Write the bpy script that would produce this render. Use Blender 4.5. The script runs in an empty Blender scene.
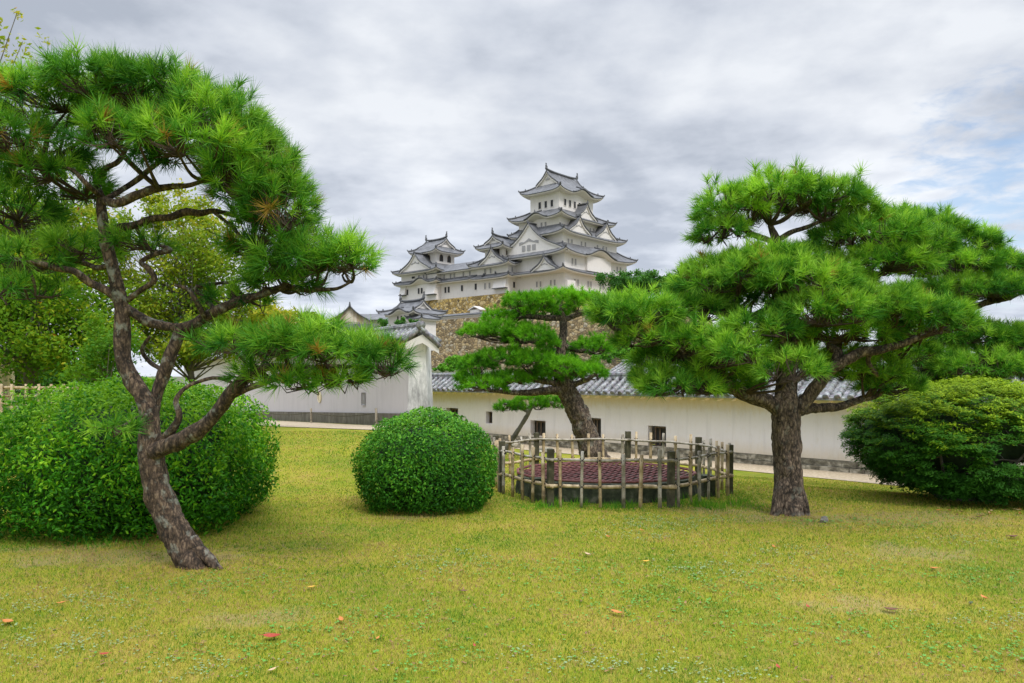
import bpy, math, random
import numpy as np
from mathutils import Vector, noise as mnoise
R=math.radians
rng=np.random.default_rng(7); random.seed(7)
scene=bpy.context.scene
COL=scene.collection
# ---------------------------------------------------------------- camera
F=750.0; EYE=1.7; HOR=376.0
cam=bpy.data.objects.new('camera',bpy.data.cameras.new('camera')); COL.objects.link(cam)
cam.location=(0,0,EYE); cam.rotation_euler=(R(90),0,0)
cam.data.sensor_width=36; cam.data.lens=36*F/1024; cam.data.shift_y=34.5/1024
cam.data.clip_start=.1; cam.data.clip_end=6000
scene.camera=cam
# ---------------------------------------------------------------- world
SUN_EL,SUN_AZ=52,148      # azimuth clockwise from +Y (behind the camera, to the right)
w=bpy.data.worlds.new('World'); scene.world=w; w.use_nodes=True
nt=w.node_tree; nt.nodes.clear()
def N(t,**k):
    n=nt.nodes.new(t)
    for a,b in k.items(): setattr(n,a,b)
    return n
def L(a,b): nt.links.new(a,b)
def math_node(op,a,b=None,c=None,clamp=False):
    n=N('ShaderNodeMath',operation=op); n.use_clamp=clamp
    for i,v in enumerate((a,b,c)):
        if v is None: continue
        if isinstance(v,(int,float)): n.inputs[i].default_value=v
        else: L(v,n.inputs[i])
    return n.outputs[0]
out=N('ShaderNodeOutputWorld'); bg=N('ShaderNodeBackground'); L(bg.outputs[0],out.inputs[0])
sky=N('ShaderNodeTexSky'); sky.sky_type='NISHITA'; sky.sun_disc=False
sky.sun_elevation=R(SUN_EL); sky.sun_rotation=R(SUN_AZ); sky.air_density=1.0; sky.dust_density=.6
tc=N('ShaderNodeTexCoord'); sep=N('ShaderNodeSeparateXYZ'); L(tc.outputs['Generated'],sep.inputs[0])
zc=math_node('MAXIMUM',sep.outputs[2],0.0)
zz=math_node('ADD',zc,0.16)
cx=math_node('DIVIDE',sep.outputs[0],zz); cy=math_node('DIVIDE',sep.outputs[1],zz)
cv=N('ShaderNodeCombineXYZ'); L(cx,cv.inputs[0]); L(cy,cv.inputs[1]); cv.inputs[2].default_value=3.7
def wnoise(sc,det,rough,dist=0,off=(0,0,0)):
    m=N('ShaderNodeMapping'); L(cv.outputs[0],m.inputs[0]); m.inputs['Location'].default_value=off
    n=N('ShaderNodeTexNoise'); n.inputs['Scale'].default_value=sc; n.inputs['Detail'].default_value=det
    n.inputs['Roughness'].default_value=rough; n.inputs['Distortion'].default_value=dist
    L(m.outputs[0],n.inputs['Vector']); return n.outputs[0]
n1=wnoise(1.5,7,.5,.0,(2.1,.9,0)); n2=wnoise(4.2,6,.55,.0,(5,2,0))
mixn=math_node('ADD',math_node('MULTIPLY',n1,.66),math_node('MULTIPLY',n2,.34))
cr=N('ShaderNodeValToRGB'); L(mixn,cr.inputs[0])
e=cr.color_ramp.elements
e[0].position=.40; e[0].color=(.335,.37,.435,1)
e[1].position=.63; e[1].color=(.63,.655,.695,1)
m_=e.new(.50); m_.color=(.475,.508,.57,1)
# overcast sky: brighter towards the zenith
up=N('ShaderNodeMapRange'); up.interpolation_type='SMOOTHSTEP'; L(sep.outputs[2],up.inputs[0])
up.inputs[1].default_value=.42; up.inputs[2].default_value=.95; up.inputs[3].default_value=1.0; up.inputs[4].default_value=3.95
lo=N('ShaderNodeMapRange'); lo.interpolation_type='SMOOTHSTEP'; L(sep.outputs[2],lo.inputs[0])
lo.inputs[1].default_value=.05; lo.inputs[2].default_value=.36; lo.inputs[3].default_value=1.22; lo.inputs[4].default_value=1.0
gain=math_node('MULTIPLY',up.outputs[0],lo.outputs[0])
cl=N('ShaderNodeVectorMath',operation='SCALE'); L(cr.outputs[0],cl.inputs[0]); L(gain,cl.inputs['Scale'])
sk=N('ShaderNodeVectorMath',operation='SCALE'); L(sky.outputs[0],sk.inputs[0]); sk.inputs['Scale'].default_value=.13
# break in the clouds low on the right
dv=N('ShaderNodeVectorMath',operation='DISTANCE'); L(tc.outputs['Generated'],dv.inputs[0])
d0=Vector((492/F,1,(HOR-192)/F)).normalized(); dv.inputs[1].default_value=d0
n3=wnoise(7,6,.6,.3,(2,8,0))
hole=math_node('SUBTRACT',math_node('ADD',dv.outputs['Value'],math_node('MULTIPLY',math_node('SUBTRACT',n3,.5),.45)),.0)
hm=N('ShaderNodeMapRange'); hm.interpolation_type='SMOOTHSTEP'; L(hole,hm.inputs[0])
hm.inputs[1].default_value=-.02; hm.inputs[2].default_value=.13; hm.inputs[3].default_value=.75; hm.inputs[4].default_value=0
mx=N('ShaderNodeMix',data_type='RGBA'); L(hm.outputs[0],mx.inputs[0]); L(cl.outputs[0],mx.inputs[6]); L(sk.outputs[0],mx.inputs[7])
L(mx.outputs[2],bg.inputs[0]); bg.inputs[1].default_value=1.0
sun=bpy.data.objects.new('sun',bpy.data.lights.new('sun','SUN')); COL.objects.link(sun)
sun.data.energy=1.5; sun.data.angle=R(14); sun.data.color=(1,.95,.87)
sd=Vector((math.sin(R(SUN_AZ))*math.cos(R(SUN_EL)),math.cos(R(SUN_AZ))*math.cos(R(SUN_EL)),math.sin(R(SUN_EL))))
sun.rotation_euler=(-sd).to_track_quat('-Z','Y').to_euler(); sun.location=(10,-10,30)
scene.view_settings.view_transform='Standard'; scene.view_settings.look='None'
scene.view_settings.exposure=0.45; scene.view_settings.gamma=1
# ---------------------------------------------------------------- helpers
UP=np.array([0,0,1.])
def at(px,py,D): return np.array([(px-512)/F*D, D, EYE+(HOR-py)/F*D])
def tag(o,label=None,cat=None,group=None,kind=None):
    if label: o['label']=label
    if cat: o['category']=cat
    if group: o['group']=group
    if kind: o['kind']=kind
    return o
def empty(name,loc,label=None,cat=None,group=None):
    o=bpy.data.objects.new(name,None); COL.objects.link(o); o.location=Vector([float(v) for v in loc]); o.empty_display_size=.2
    return tag(o,label,cat,group)
def mesh_np(name,V,faces,mat,parent=None,smooth=False,tint=None,mats=None,midx=None):
    """V (n,3) world coords; faces: (m,k) array or list of such arrays"""
    V=np.asarray(V,float)
    if not isinstance(faces,(list,tuple)): faces=[faces]
    faces=[np.asarray(f,np.int32) for f in faces if len(f)]
    me=bpy.data.meshes.new(name)
    if parent is not None:
        V=V-np.array(parent_world(parent))
    me.vertices.add(len(V)); me.vertices.foreach_set('co',V.astype(np.float32).ravel())
    nl=sum(f.size for f in faces); nf=sum(len(f) for f in faces)
    me.loops.add(nl); me.polygons.add(nf)
    me.loops.foreach_set('vertex_index',np.concatenate([f.ravel() for f in faces]))
    st=[];c=0
    for f in faces:
        st.append(c+np.arange(len(f))*f.shape[1]); c+=f.size
    me.polygons.foreach_set('loop_start',np.concatenate(st).astype(np.int32))
    me.polygons.foreach_set('use_smooth',np.full(nf,bool(smooth)))
    if mats:
        for m in mats: me.materials.append(m)
        me.polygons.foreach_set('material_index',np.asarray(midx,np.int32))
    else: me.materials.append(mat)
    if tint is not None:
        a=me.attributes.new('tint','FLOAT','POINT'); a.data.foreach_set('value',np.asarray(tint,np.float32))
    me.update(calc_edges=True); me.validate()
    o=bpy.data.objects.new(name,me); COL.objects.link(o)
    if parent is not None: o.parent=parent
    return o
def parent_world(p):
    v=Vector((0,0,0))
    while p is not None: v=v+p.location; p=p.parent
    return v
class MB:
    """collects quads/tris into one mesh"""
    def __init__(s): s.V=[];s.Q=[];s.T=[];s.n=0
    def add(s,V,Q=None,T=None):
        V=np.asarray(V,float).reshape(-1,3)
        if Q is not None and len(Q): s.Q.append(np.asarray(Q,int).reshape(-1,4)+s.n)
        if T is not None and len(T): s.T.append(np.asarray(T,int).reshape(-1,3)+s.n)
        s.V.append(V); s.n+=len(V); return s
    def box(s,c,ex,ey,ez):
        """centre, three half-extent vectors"""
        c,ex,ey,ez=[np.array(v,float) for v in (c,ex,ey,ez)]
        V=[c+a*ex+b*ey+d*ez for d in(-1,1) for b in(-1,1) for a in(-1,1)]
        return s.add(V,[(0,2,3,1),(4,5,7,6),(0,1,5,4),(2,6,7,3),(0,4,6,2),(1,3,7,5)])
    def abox(s,x0,x1,y0,y1,z0,z1):
        return s.box(((x0+x1)/2,(y0+y1)/2,(z0+z1)/2),((x1-x0)/2,0,0),(0,(y1-y0)/2,0),(0,0,(z1-z0)/2))
    def tube(s,P,rad,sides=6,cap=True,rough=0,seed=0,freq=6,vfreq=1.0):
        P=np.asarray(P,float); m=len(P); rad=np.ones(m)*rad if np.isscalar(rad) else np.asarray(rad,float)
        t=np.gradient(P,axis=0); t/=np.linalg.norm(t,axis=1)[:,None]+1e-9
        ref=np.array([0,0,1.]) if abs(t[0][2])<.9 else np.array([1.,0,0])
        u=np.cross(t[0],ref); u/=np.linalg.norm(u); U=[u]
        for i in range(1,m):
            u=U[-1]-t[i]*np.dot(U[-1],t[i]); u/=np.linalg.norm(u)+1e-9; U.append(u)
        U=np.array(U); W=np.cross(t,U)
        a=np.arange(sides)/sides*2*np.pi
        dirs=U[:,None,:]*np.cos(a)[None,:,None]+W[:,None,:]*np.sin(a)[None,:,None]
        rr=np.repeat(rad[:,None],sides,1)
        if rough:
            for i in range(m):
                for j in range(sides):
                    q=P[i]+dirs[i,j]*rad[i]
                    v=mnoise.noise(Vector((q[0]*freq+seed,q[1]*freq,q[2]*freq*vfreq)))
                    v2=mnoise.noise(Vector((q[0]*freq*3+seed,q[1]*freq*3,q[2]*freq*2*vfreq)))
                    rid=0
                    if rad[i]>.035:
                        rv=mnoise.noise(Vector((q[0]*freq*1.7+seed+5,q[1]*freq*1.7,q[2]*freq*1.0*vfreq))); rid=max(0,1-abs(rv)*5)
                    rr[i,j]*=1+rough*v+rough*.6*v2-rid*.09
        V=(P[:,None,:]+dirs*rr[:,:,None]).reshape(-1,3)
        i=np.arange(m-1)[:,None]*sides; j=np.arange(sides)[None,:]; j2=(j+1)%sides
        Q=np.stack([i+j,i+j2,i+sides+j2,i+sides+j],-1).reshape(-1,4)
        T=[]
        if cap:
            V=np.vstack([V,P[0],P[-1]]); c0=m*sides;c1=c0+1; jj=np.arange(sides)
            T=np.vstack([np.stack([np.full(sides,c0),(jj+1)%sides,jj],1),np.stack([np.full(sides,c1),(m-1)*sides+jj,(m-1)*sides+(jj+1)%sides],1)])
        return s.add(V,Q,T)
    def build(s,name,mat,parent=None,smooth=False):
        fs=[]
        if s.Q: fs.append(np.vstack(s.Q))
        if s.T: fs.append(np.vstack(s.T))
        return mesh_np(name,np.vstack(s.V),fs,mat,parent,smooth)
def spline(P,n):
    """Catmull-Rom through points (k,d) -> n samples"""
    P=np.asarray(P,float); P=np.vstack([2*P[0]-P[1],P,2*P[-1]-P[-2]]); k=len(P)-3
    o=[]
    for t in np.linspace(0,k-1e-6,n):
        i=int(t);f=t-i;a,b,c,d=P[i:i+4]
        o.append(.5*((2*b)+(c-a)*f+(2*a-5*b+4*c-d)*f*f+(3*b-a-3*c+d)*f**3))
    return np.array(o)
def sstep(x,a,b):
    t=np.clip((np.asarray(x,float)-a)/(b-a),0,1); return t*t*(3-2*t)
# ---------------------------------------------------------------- materials
MATS={}
def new_mat(name):
    global nt
    m=bpy.data.materials.new(name); m.use_nodes=True; nt=m.node_tree; nt.nodes.clear(); MATS[name]=m
    o=N('ShaderNodeOutputMaterial'); b=N('ShaderNodeBsdfPrincipled'); L(b.outputs[0],o.inputs[0])
    return m,b,o
def tex(kind,scale,stretch=(1,1,1),obj=False,rot=(0,0,0),**k):
    t=N('ShaderNodeTexCoord'); g=N('ShaderNodeNewGeometry')
    m=N('ShaderNodeMapping'); L(t.outputs['Object'] if obj else g.outputs['Position'],m.inputs[0])
    m.inputs['Scale'].default_value=[scale*s for s in stretch]; m.inputs['Rotation'].default_value=rot
    n=N({'noise':'ShaderNodeTexNoise','voronoi':'ShaderNodeTexVoronoi','wave':'ShaderNodeTexWave'}[kind])
    for a,b in k.items():
        if a in n.inputs: n.inputs[a].default_value=b
        else: setattr(n,a,b)
    L(m.outputs[0],n.inputs['Vector'])
    if kind!='voronoi': n.inputs['Scale'].default_value=1
    else: n.inputs['Scale'].default_value=1
    return n
def ramp(src,stops):
    r=N('ShaderNodeValToRGB'); L(src,r.inputs[0]); el=r.color_ramp.elements
    el[0].position,el[0].color=stops[0][0],(*stops[0][1],1); el[1].position,el[1].color=stops[-1][0],(*stops[-1][1],1)
    for p,c in stops[1:-1]: q=el.new(p); q.color=(*c,1)
    return r.outputs[0]
def mix(f,a,b,bt='MIX'):
    m=N('ShaderNodeMix',data_type='RGBA',blend_type=bt)
    for i,v in ((0,f),(6,a),(7,b)):
        if isinstance(v,(int,float)): m.inputs[i].default_value=v
        elif isinstance(v,tuple): m.inputs[i].default_value=(*v,1)
        else: L(v,m.inputs[i])
    return m.outputs[2]
def bump(b,h,strength,dist):
    n=N('ShaderNodeBump'); n.inputs['Strength'].default_value=strength; n.inputs['Distance'].default_value=dist
    L(h,n.inputs['Height']); L(n.outputs[0],b.inputs['Normal'])
def simple(name,stops,scale=3,rough=.85,detail=4,bstr=.3,bdist=.01,stretch=(1,1,1)):
    m,b,o=new_mat(name); n=tex('noise',scale,stretch,Detail=detail,Roughness=.6)
    L(ramp(n.outputs[0],stops),b.inputs['Base Color']); b.inputs['Roughness'].default_value=rough
    if bstr: bump(b,n.outputs[0],bstr,bdist)
    return m
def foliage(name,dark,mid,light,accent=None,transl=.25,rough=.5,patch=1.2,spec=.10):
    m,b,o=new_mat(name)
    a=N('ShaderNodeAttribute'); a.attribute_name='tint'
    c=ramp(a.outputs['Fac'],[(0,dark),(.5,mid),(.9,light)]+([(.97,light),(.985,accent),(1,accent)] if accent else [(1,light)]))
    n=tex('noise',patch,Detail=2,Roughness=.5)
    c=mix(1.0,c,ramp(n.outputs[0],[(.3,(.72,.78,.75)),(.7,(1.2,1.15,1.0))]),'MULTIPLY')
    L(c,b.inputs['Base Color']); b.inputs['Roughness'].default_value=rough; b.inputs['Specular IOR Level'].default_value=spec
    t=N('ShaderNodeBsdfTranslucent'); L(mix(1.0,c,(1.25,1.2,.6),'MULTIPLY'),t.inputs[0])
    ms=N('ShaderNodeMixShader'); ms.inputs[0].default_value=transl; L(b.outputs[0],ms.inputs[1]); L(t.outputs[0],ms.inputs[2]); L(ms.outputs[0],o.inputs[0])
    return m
M_needle=foliage('needles',(.022,.11,.016),(.095,.30,.03),(.34,.60,.065),(.38,.25,.06),.28)
M_needle_far=foliage('needles_far',(.035,.14,.016),(.09,.31,.018),(.19,.48,.025),None,.35)
M_bushl=foliage('azalea_leaves',(.014,.08,.006),(.058,.25,.011),(.27,.52,.022),None,.25,.42,1.6)
M_ball=foliage('box_leaves',(.014,.08,.010),(.055,.22,.018),(.16,.38,.03),None,.2,.45,2.0)
M_yew=foliage('yew_sprays',(.03,.12,.012),(.055,.18,.010),(.30,.43,.015),None,.25,.5,1.4)
M_autumn=foliage('autumn_leaves',(.07,.22,.02),(.18,.34,.02),(.42,.42,.03),(.55,.16,.02),.4,.55,.5)
M_autumn2=foliage('autumn_leaves_yellow',(.12,.26,.02),(.30,.38,.03),(.58,.46,.05),(.5,.2,.03),.4,.55,.5)
M_green=foliage('green_leaves',(.03,.10,.02),(.06,.19,.025),(.12,.28,.03),None,.25,.55,.5)
M_hedge=foliage('bright_leaves',(.06,.20,.02),(.12,.33,.025),(.22,.45,.03),None,.3,.55,.8)
M_core=simple('dark_filler',[(.3,(.008,.022,.006)),(.7,(.02,.05,.012))],9,.9,bstr=.6,bdist=.03)  # dark colour of the filler cores added inside bushes and yew
# bark
def bark_mat(name,c0,c1,c2,sc=1.0,lichen=.4):
    m,b,o=new_mat(name)
    d=tex('noise',9*sc,(1,1,.6),Detail=3,Roughness=.6)
    v=tex('voronoi',24*sc,(1,1,.36),feature='DISTANCE_TO_EDGE',Randomness=1.0)
    g=N('ShaderNodeNewGeometry'); va=N('ShaderNodeVectorMath',operation='ADD')
    mp=N('ShaderNodeMapping'); L(g.outputs['Position'],mp.inputs[0]); mp.inputs['Scale'].default_value=(24*sc,24*sc,9*sc)
    sc_=N('ShaderNodeVectorMath',operation='SCALE'); L(d.outputs['Color'],sc_.inputs[0]); sc_.inputs['Scale'].default_value=3.0
    L(mp.outputs[0],va.inputs[0]); L(sc_.outputs[0],va.inputs[1]); L(va.outputs[0],v.inputs['Vector'])
    fine=tex('noise',60*sc,(1,1,.7),Detail=4,Roughness=.7)
    plate=N('ShaderNodeMapRange'); L(v.outputs['Distance'],plate.inputs[0]); plate.inputs[1].default_value=0; plate.inputs[2].default_value=.32
    big=tex('noise',16*sc,(1,1,.42),Detail=6,Roughness=.72)
    hv=math_node('ADD',math_node('MULTIPLY',plate.outputs[0],.24),math_node('MULTIPLY',big.outputs[0],1.0))
    c=ramp(hv,[(.46,c0),(.66,c1),(.88,c2)])
    c=mix(.6,c,ramp(fine.outputs[0],[(.3,(.45,.42,.40)),(.7,(1.5,1.45,1.4))]),'MULTIPLY')
    ln=tex('noise',7*sc,Detail=5,Roughness=.65)
    c=mix(ramp(ln.outputs[0],[(.56,(0,0,0)),(.66,(lichen,)*3)]),c,(.30,.32,.27))
    L(c,b.inputs['Base Color']); b.inputs['Roughness'].default_value=.92
    h=math_node('ADD',math_node('MULTIPLY',hv,.9),math_node('MULTIPLY',fine.outputs[0],.35))
    bump(b,h,.9,.018/sc**.5)
    return m
M_bark=bark_mat('pine_bark',(.02,.015,.011),(.12,.088,.066),(.30,.24,.18),1.0,.3)
M_bark2=bark_mat('leaning_pine_bark',(.02,.014,.010),(.095,.065,.045),(.25,.185,.125),1.1,.6)
M_twig=simple('twig',[(.3,(.03,.02,.014)),(.7,(.09,.06,.04))],20,.9,bstr=0)
M_trunkg=simple('grey_trunk',[(.3,(.09,.08,.065)),(.7,(.22,.20,.17))],8,.9)
# ground
m,b,o=new_mat('lawn')
n1=tex('noise',.55,Detail=4,Roughness=.6); n2=tex('noise',6,Detail=5,Roughness=.65); n3=tex('noise',60,Detail=3,Roughness=.7)
c=ramp(n1.outputs[0],[(.34,(.13,.19,.015)),(.5,(.235,.25,.018)),(.66,(.33,.27,.045))])
c=mix(ramp(n2.outputs[0],[(.45,(0,0,0)),(.72,(.65,)*3)]),c,(.30,.23,.07))
c=mix(ramp(n2.outputs[0],[(.28,(.6,)*3),(.42,(0,0,0))]),c,(.09,.19,.02))
c=mix(.75,c,ramp(n3.outputs[0],[(.3,(.6,.6,.6)),(.7,(1.35,1.35,1.3))]),'MULTIPLY')
# worn earth: patches with a shape of their own
def spot(x,y,rx,ry):
    g=N('ShaderNodeNewGeometry'); mp=N('ShaderNodeMapping'); L(g.outputs['Position'],mp.inputs[0])
    mp.inputs['Location'].default_value=(-x/rx,-y/ry,0); mp.inputs['Scale'].default_value=(1/rx,1/ry,0)
    l=N('ShaderNodeVectorMath',operation='LENGTH'); L(mp.outputs[0],l.inputs[0])
    nn=tex('noise',2.2,Detail=5,Roughness=.7)
    v=math_node('ADD',l.outputs['Value'],math_node('MULTIPLY',math_node('SUBTRACT',nn.outputs[0],.5),4.5))
    mr=N('ShaderNodeMapRange'); L(v,mr.inputs[0]); mr.inputs[1].default_value=.5; mr.inputs[2].default_value=1.15; mr.inputs[3].default_value=.85; mr.inputs[4].default_value=0
    return mr.outputs[0]
bare=None
SPOTS=[(2.6,5.6,.5,.25),(3.9,7.2,.6,.35),(-1.75,5.25,.55,.22),(-3.9,7.1,1.1,.45),(-2.9,7.0,.4,.3),(3.4,9.0,.7,.4),(4.9,9.0,1.3,.5),(-1.15,9.1,.6,.25),(2.6,9.45,.5,.3)]
for s in SPOTS:
    v=spot(*s); bare=v if bare is None else math_node('MAXIMUM',bare,v)
dirt=ramp(n3.outputs[0],[(.3,(.19,.135,.06)),(.7,(.38,.30,.15))])
c=mix(math_node('MULTIPLY',bare,.7),c,dirt)
g_=N('ShaderNodeNewGeometry'); s_=N('ShaderNodeSeparateXYZ'); L(g_.outputs['Position'],s_.inputs[0]); mr=N('ShaderNodeMapRange'); L(s_.outputs[1],mr.inputs[0]); mr.inputs[1].default_value=38; mr.inputs[2].default_value=55
nw=tex('noise',.12,Detail=5); c=mix(mr.outputs[0],c,ramp(nw.outputs[0],[(.35,(.06,.09,.03)),(.65,(.20,.19,.14))]))
L(c,b.inputs['Base Color']); b.inputs['Roughness'].default_value=.95; b.inputs['Specular IOR Level'].default_value=.1; bump(b,n3.outputs[0],.6,.02)
M_lawn=m
def blade_mat(name,stretch):
    m,b,o=new_mat(name)
    a=N('ShaderNodeAttribute'); a.attribute_name='tint'
    n1=tex('noise',1.1,Detail=6,Roughness=.72); n2=tex('noise',9,Detail=5,Roughness=.7)
    v=math_node('MULTIPLY',math_node('ADD',math_node('MULTIPLY',a.outputs['Fac'],.62),math_node('ADD',math_node('MULTIPLY',n1.outputs[0],1.15),math_node('MULTIPLY',n2.outputs[0],.75))),.5)
    c=ramp(v,[(.42,(.045,.16,.015)),(.54,(.16,.29,.018)),(.63,(.34,.38,.03)),(.70,(.54,.44,.09)),(.79,(.38,.25,.11))])
    L(c,b.inputs['Base Color']); b.inputs['Roughness'].default_value=.6; b.inputs['Specular IOR Level'].default_value=.2
    t=N('ShaderNodeBsdfTranslucent'); L(c,t.inputs[0]); ms=N('ShaderNodeMixShader'); ms.inputs[0].default_value=.3
    L(b.outputs[0],ms.inputs[1]); L(t.outputs[0],ms.inputs[2]); L(ms.outputs[0],o.inputs[0]); return m
M_blade=blade_mat('grass_blades',1)
M_clover=simple('clover_leaf',[(.3,(.15,.25,.08)),(.7,(.26,.33,.17))],40,.6,bstr=0)
M_clover2=simple('clover_leaf_green',[(.3,(.06,.20,.02)),(.7,(.13,.32,.03))],40,.6,bstr=0)
M_path=simple('gravel_path',[(.3,(.30,.235,.15)),(.5,(.42,.34,.235)),(.7,(.54,.45,.33))],14,.95,6,.5,.01)
M_hill=simple('hillside',[(.3,(.05,.10,.02)),(.7,(.12,.17,.04))],.3,.95)
# plaster wall with stains
def plaster(name,base=(.80,.77,.72),stain=(.50,.42,.28),z0=None,z1=None):
    m,b,o=new_mat(name); n=tex('noise',1.3,Detail=6,Roughness=.65); nf=tex('noise',12,(1,1,.4),Detail=5,Roughness=.7)
    c=mix(ramp(n.outputs[0],[(.45,(0,0,0)),(.75,(.28,)*3)]),base,tuple(.8*v for v in base))
    c=mix(ramp(nf.outputs[0],[(.55,(0,0,0)),(.75,(.22,)*3)]),c,stain)
    st_=tex('noise',6,(1,1,.10),Detail=4,Roughness=.6); c=mix(ramp(st_.outputs[0],[(.5,(0,0,0)),(.74,(.30,)*3)]),c,tuple(.62*v for v in base))
    if z0 is not None:
        g=N('ShaderNodeNewGeometry'); s=N('ShaderNodeSeparateXYZ'); L(g.outputs['Position'],s.inputs[0])
        zn=math_node('ADD',s.outputs[2],math_node('MULTIPLY',math_node('SUBTRACT',nf.outputs[0],.5),.45))
        for a0,a1,v0,v1 in ((z0,z0+.38,.55,0),(z1-.42,z1,0,.75)):
            mr=N('ShaderNodeMapRange'); L(zn,mr.inputs[0]); mr.inputs[1].default_value=a0; mr.inputs[2].default_value=a1; mr.inputs[3].default_value=v0; mr.inputs[4].default_value=v1
            c=mix(mr.outputs[0],c,stain)
    L(c,b.inputs['Base Color']); b.inputs['Roughness'].default_value=.9; bump(b,nf.outputs[0],.25,.01); return m
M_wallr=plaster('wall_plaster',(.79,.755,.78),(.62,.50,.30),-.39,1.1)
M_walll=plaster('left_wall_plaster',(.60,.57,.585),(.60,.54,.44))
M_trim=plaster('cornice_plaster',(.80,.70,.48),(.60,.48,.27))
M_white=plaster('castle_plaster',(.74,.70,.675),(.50,.46,.42))
M_soffit=plaster('castle_soffit',(.72,.67,.61),(.52,.47,.42))
m,b,o=new_mat('weathered_pillar'); n=tex('noise',9,(1,1,.3),Detail=6,Roughness=.75); g=N('ShaderNodeNewGeometry'); s_=N('ShaderNodeSeparateXYZ'); L(g.outputs['Position'],s_.inputs[0])
mr=N('ShaderNodeMapRange'); L(s_.outputs[2],mr.inputs[0]); mr.inputs[1].default_value=1.1; mr.inputs[2].default_value=2.2; mr.inputs[3].default_value=.20; mr.inputs[4].default_value=-.12
v=math_node('ADD',n.outputs[0],mr.outputs[0])
L(ramp(v,[(.42,(.76,.75,.74)),(.60,(.50,.50,.50)),(.8,(.27,.27,.27))]),b.inputs['Base Color']); b.inputs['Roughness'].default_value=.95; bump(b,n.outputs[0],.4,.01)
M_pillar=m
M_footing=simple('mossy_footing',[(.3,(.07,.062,.045)),(.48,(.20,.18,.135)),(.64,(.46,.42,.34))],5,.95,7,.7,.03,(1,1,1.6))
M_footl=simple('dark_footing',[(.3,(.09,.08,.06)),(.55,(.17,.155,.12)),(.75,(.26,.24,.19))],6,.95,7,.7,.03,(1,1,.4))
def tile_mat(name,c0,c1,c2,sc):
    m,b,o=new_mat(name); n=tex('noise',sc,Detail=5,Roughness=.7); n2=tex('voronoi',sc*2.2)
    c=ramp(n.outputs[0],[(.34,c0),(.5,c1),(.68,c2)])
    c=mix(.35,c,n2.outputs['Color'],'OVERLAY'); hs=N('ShaderNodeHueSaturation'); hs.inputs['Saturation'].default_value=.3; L(c,hs.inputs['Color'])
    L(hs.outputs[0],b.inputs['Base Color']); b.inputs['Roughness'].default_value=.6; return m
M_tile=tile_mat('roof_tile',(.06,.064,.072),(.15,.155,.17),(.34,.345,.36),7)
M_tile_joint=simple('tile_lime_joints',[(.4,(.18,.18,.19)),(.62,(.50,.50,.50))],12,.85)
M_ctile=simple('castle_tile',[(.3,(.085,.087,.095)),(.7,(.185,.188,.20))],.9,.75,6,.3,.1)
M_dark=simple('dark_ridge_tile',[(.3,(.05,.052,.058)),(.7,(.12,.122,.13))],3,.7,bstr=0)
M_win=simple('window_dark',[(.3,(.012,.012,.014)),(.7,(.03,.03,.034))],3,.6,bstr=0)
M_wing=simple('window_grey',[(.3,(.26,.25,.25)),(.7,(.36,.35,.35))],3,.8,bstr=0)
M_frame=simple('window_frame_wood',[(.3,(.08,.055,.04)),(.7,(.17,.12,.085))],14,.8,bstr=0)
def stone_mat(name,sc,cols,gap=(.05,.04,.03)):
    m,b,o=new_mat(name)
    v=tex('voronoi',sc,(1,1,1.35),Randomness=.9); ve=tex('voronoi',sc,(1,1,1.35),feature='DISTANCE_TO_EDGE',Randomness=.9)
    s=N('ShaderNodeSeparateColor'); L(v.outputs['Color'],s.inputs[0]); n=tex('noise',sc*.15,Detail=4)
    f=math_node('ADD',math_node('MULTIPLY',s.outputs[0],.75),math_node('MULTIPLY',n.outputs[0],.4))
    c=ramp(f,cols); nf=tex('noise',sc*4,Detail=4); c=mix(.5,c,ramp(nf.outputs[0],[(.3,(.6,.6,.6)),(.7,(1.4,1.35,1.25))]),'MULTIPLY')
    c=mix(ramp(ve.outputs['Distance'],[(.01,(.85,)*3),(.09,(0,0,0))]),c,gap)
    L(c,b.inputs['Base Color']); b.inputs['Roughness'].default_value=.95; bump(b,ve.outputs['Distance'],.8,.25); return m
M_stone=stone_mat('ochre_rampart_stone',1.05,[(.15,(.10,.07,.03)),(.45,(.33,.23,.07)),(.7,(.50,.36,.12)),(.95,(.40,.34,.22))])
M_stone2=stone_mat('brown_rampart_stone',1.05,[(.15,(.10,.075,.04)),(.45,(.25,.18,.09)),(.7,(.40,.30,.15)),(.95,(.38,.33,.24))])
M_stonec=simple('curb_stone',[(.35,(.012,.018,.008)),(.55,(.05,.06,.03)),(.75,(.17,.16,.12))],9,.95,6,.7,.03)
M_rock=simple('grey_rock',[(.3,(.09,.085,.07)),(.7,(.26,.25,.22))],9,.95,6,.7,.03)
M_bamboo=simple('weathered_bamboo',[(.32,(.17,.12,.06)),(.5,(.42,.31,.17)),(.68,(.62,.50,.32))],11,.6,5,.1,.004,(1,1,.6))
M_bamboo2=simple('grey_bamboo',[(.32,(.13,.11,.08)),(.5,(.32,.28,.21)),(.68,(.50,.46,.38))],11,.65,5,.1,.004,(1,1,.6))
M_post=simple('dark_mossy_post',[(.3,(.03,.026,.014)),(.55,(.075,.07,.038)),(.72,(.17,.15,.09))],12,.9,6,.5,.01)
M_rope=simple('black_palm_rope',[(.3,(.008,.008,.008)),(.7,(.025,.022,.02))],50,.9)
M_grille=simple('oxide_red_grille',[(.3,(.11,.03,.028)),(.7,(.24,.075,.065))],12,.6,bstr=0)
M_void=simple('well_dark',[(.3,(.01,.012,.01)),(.7,(.03,.035,.02))],4,.95,bstr=0)
M_brownwall=simple('weathered_boards',[(.3,(.22,.14,.08)),(.5,(.42,.32,.22)),(.68,(.66,.60,.52))],.55,.9,6,0,.1,(1,1,.35))
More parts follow.
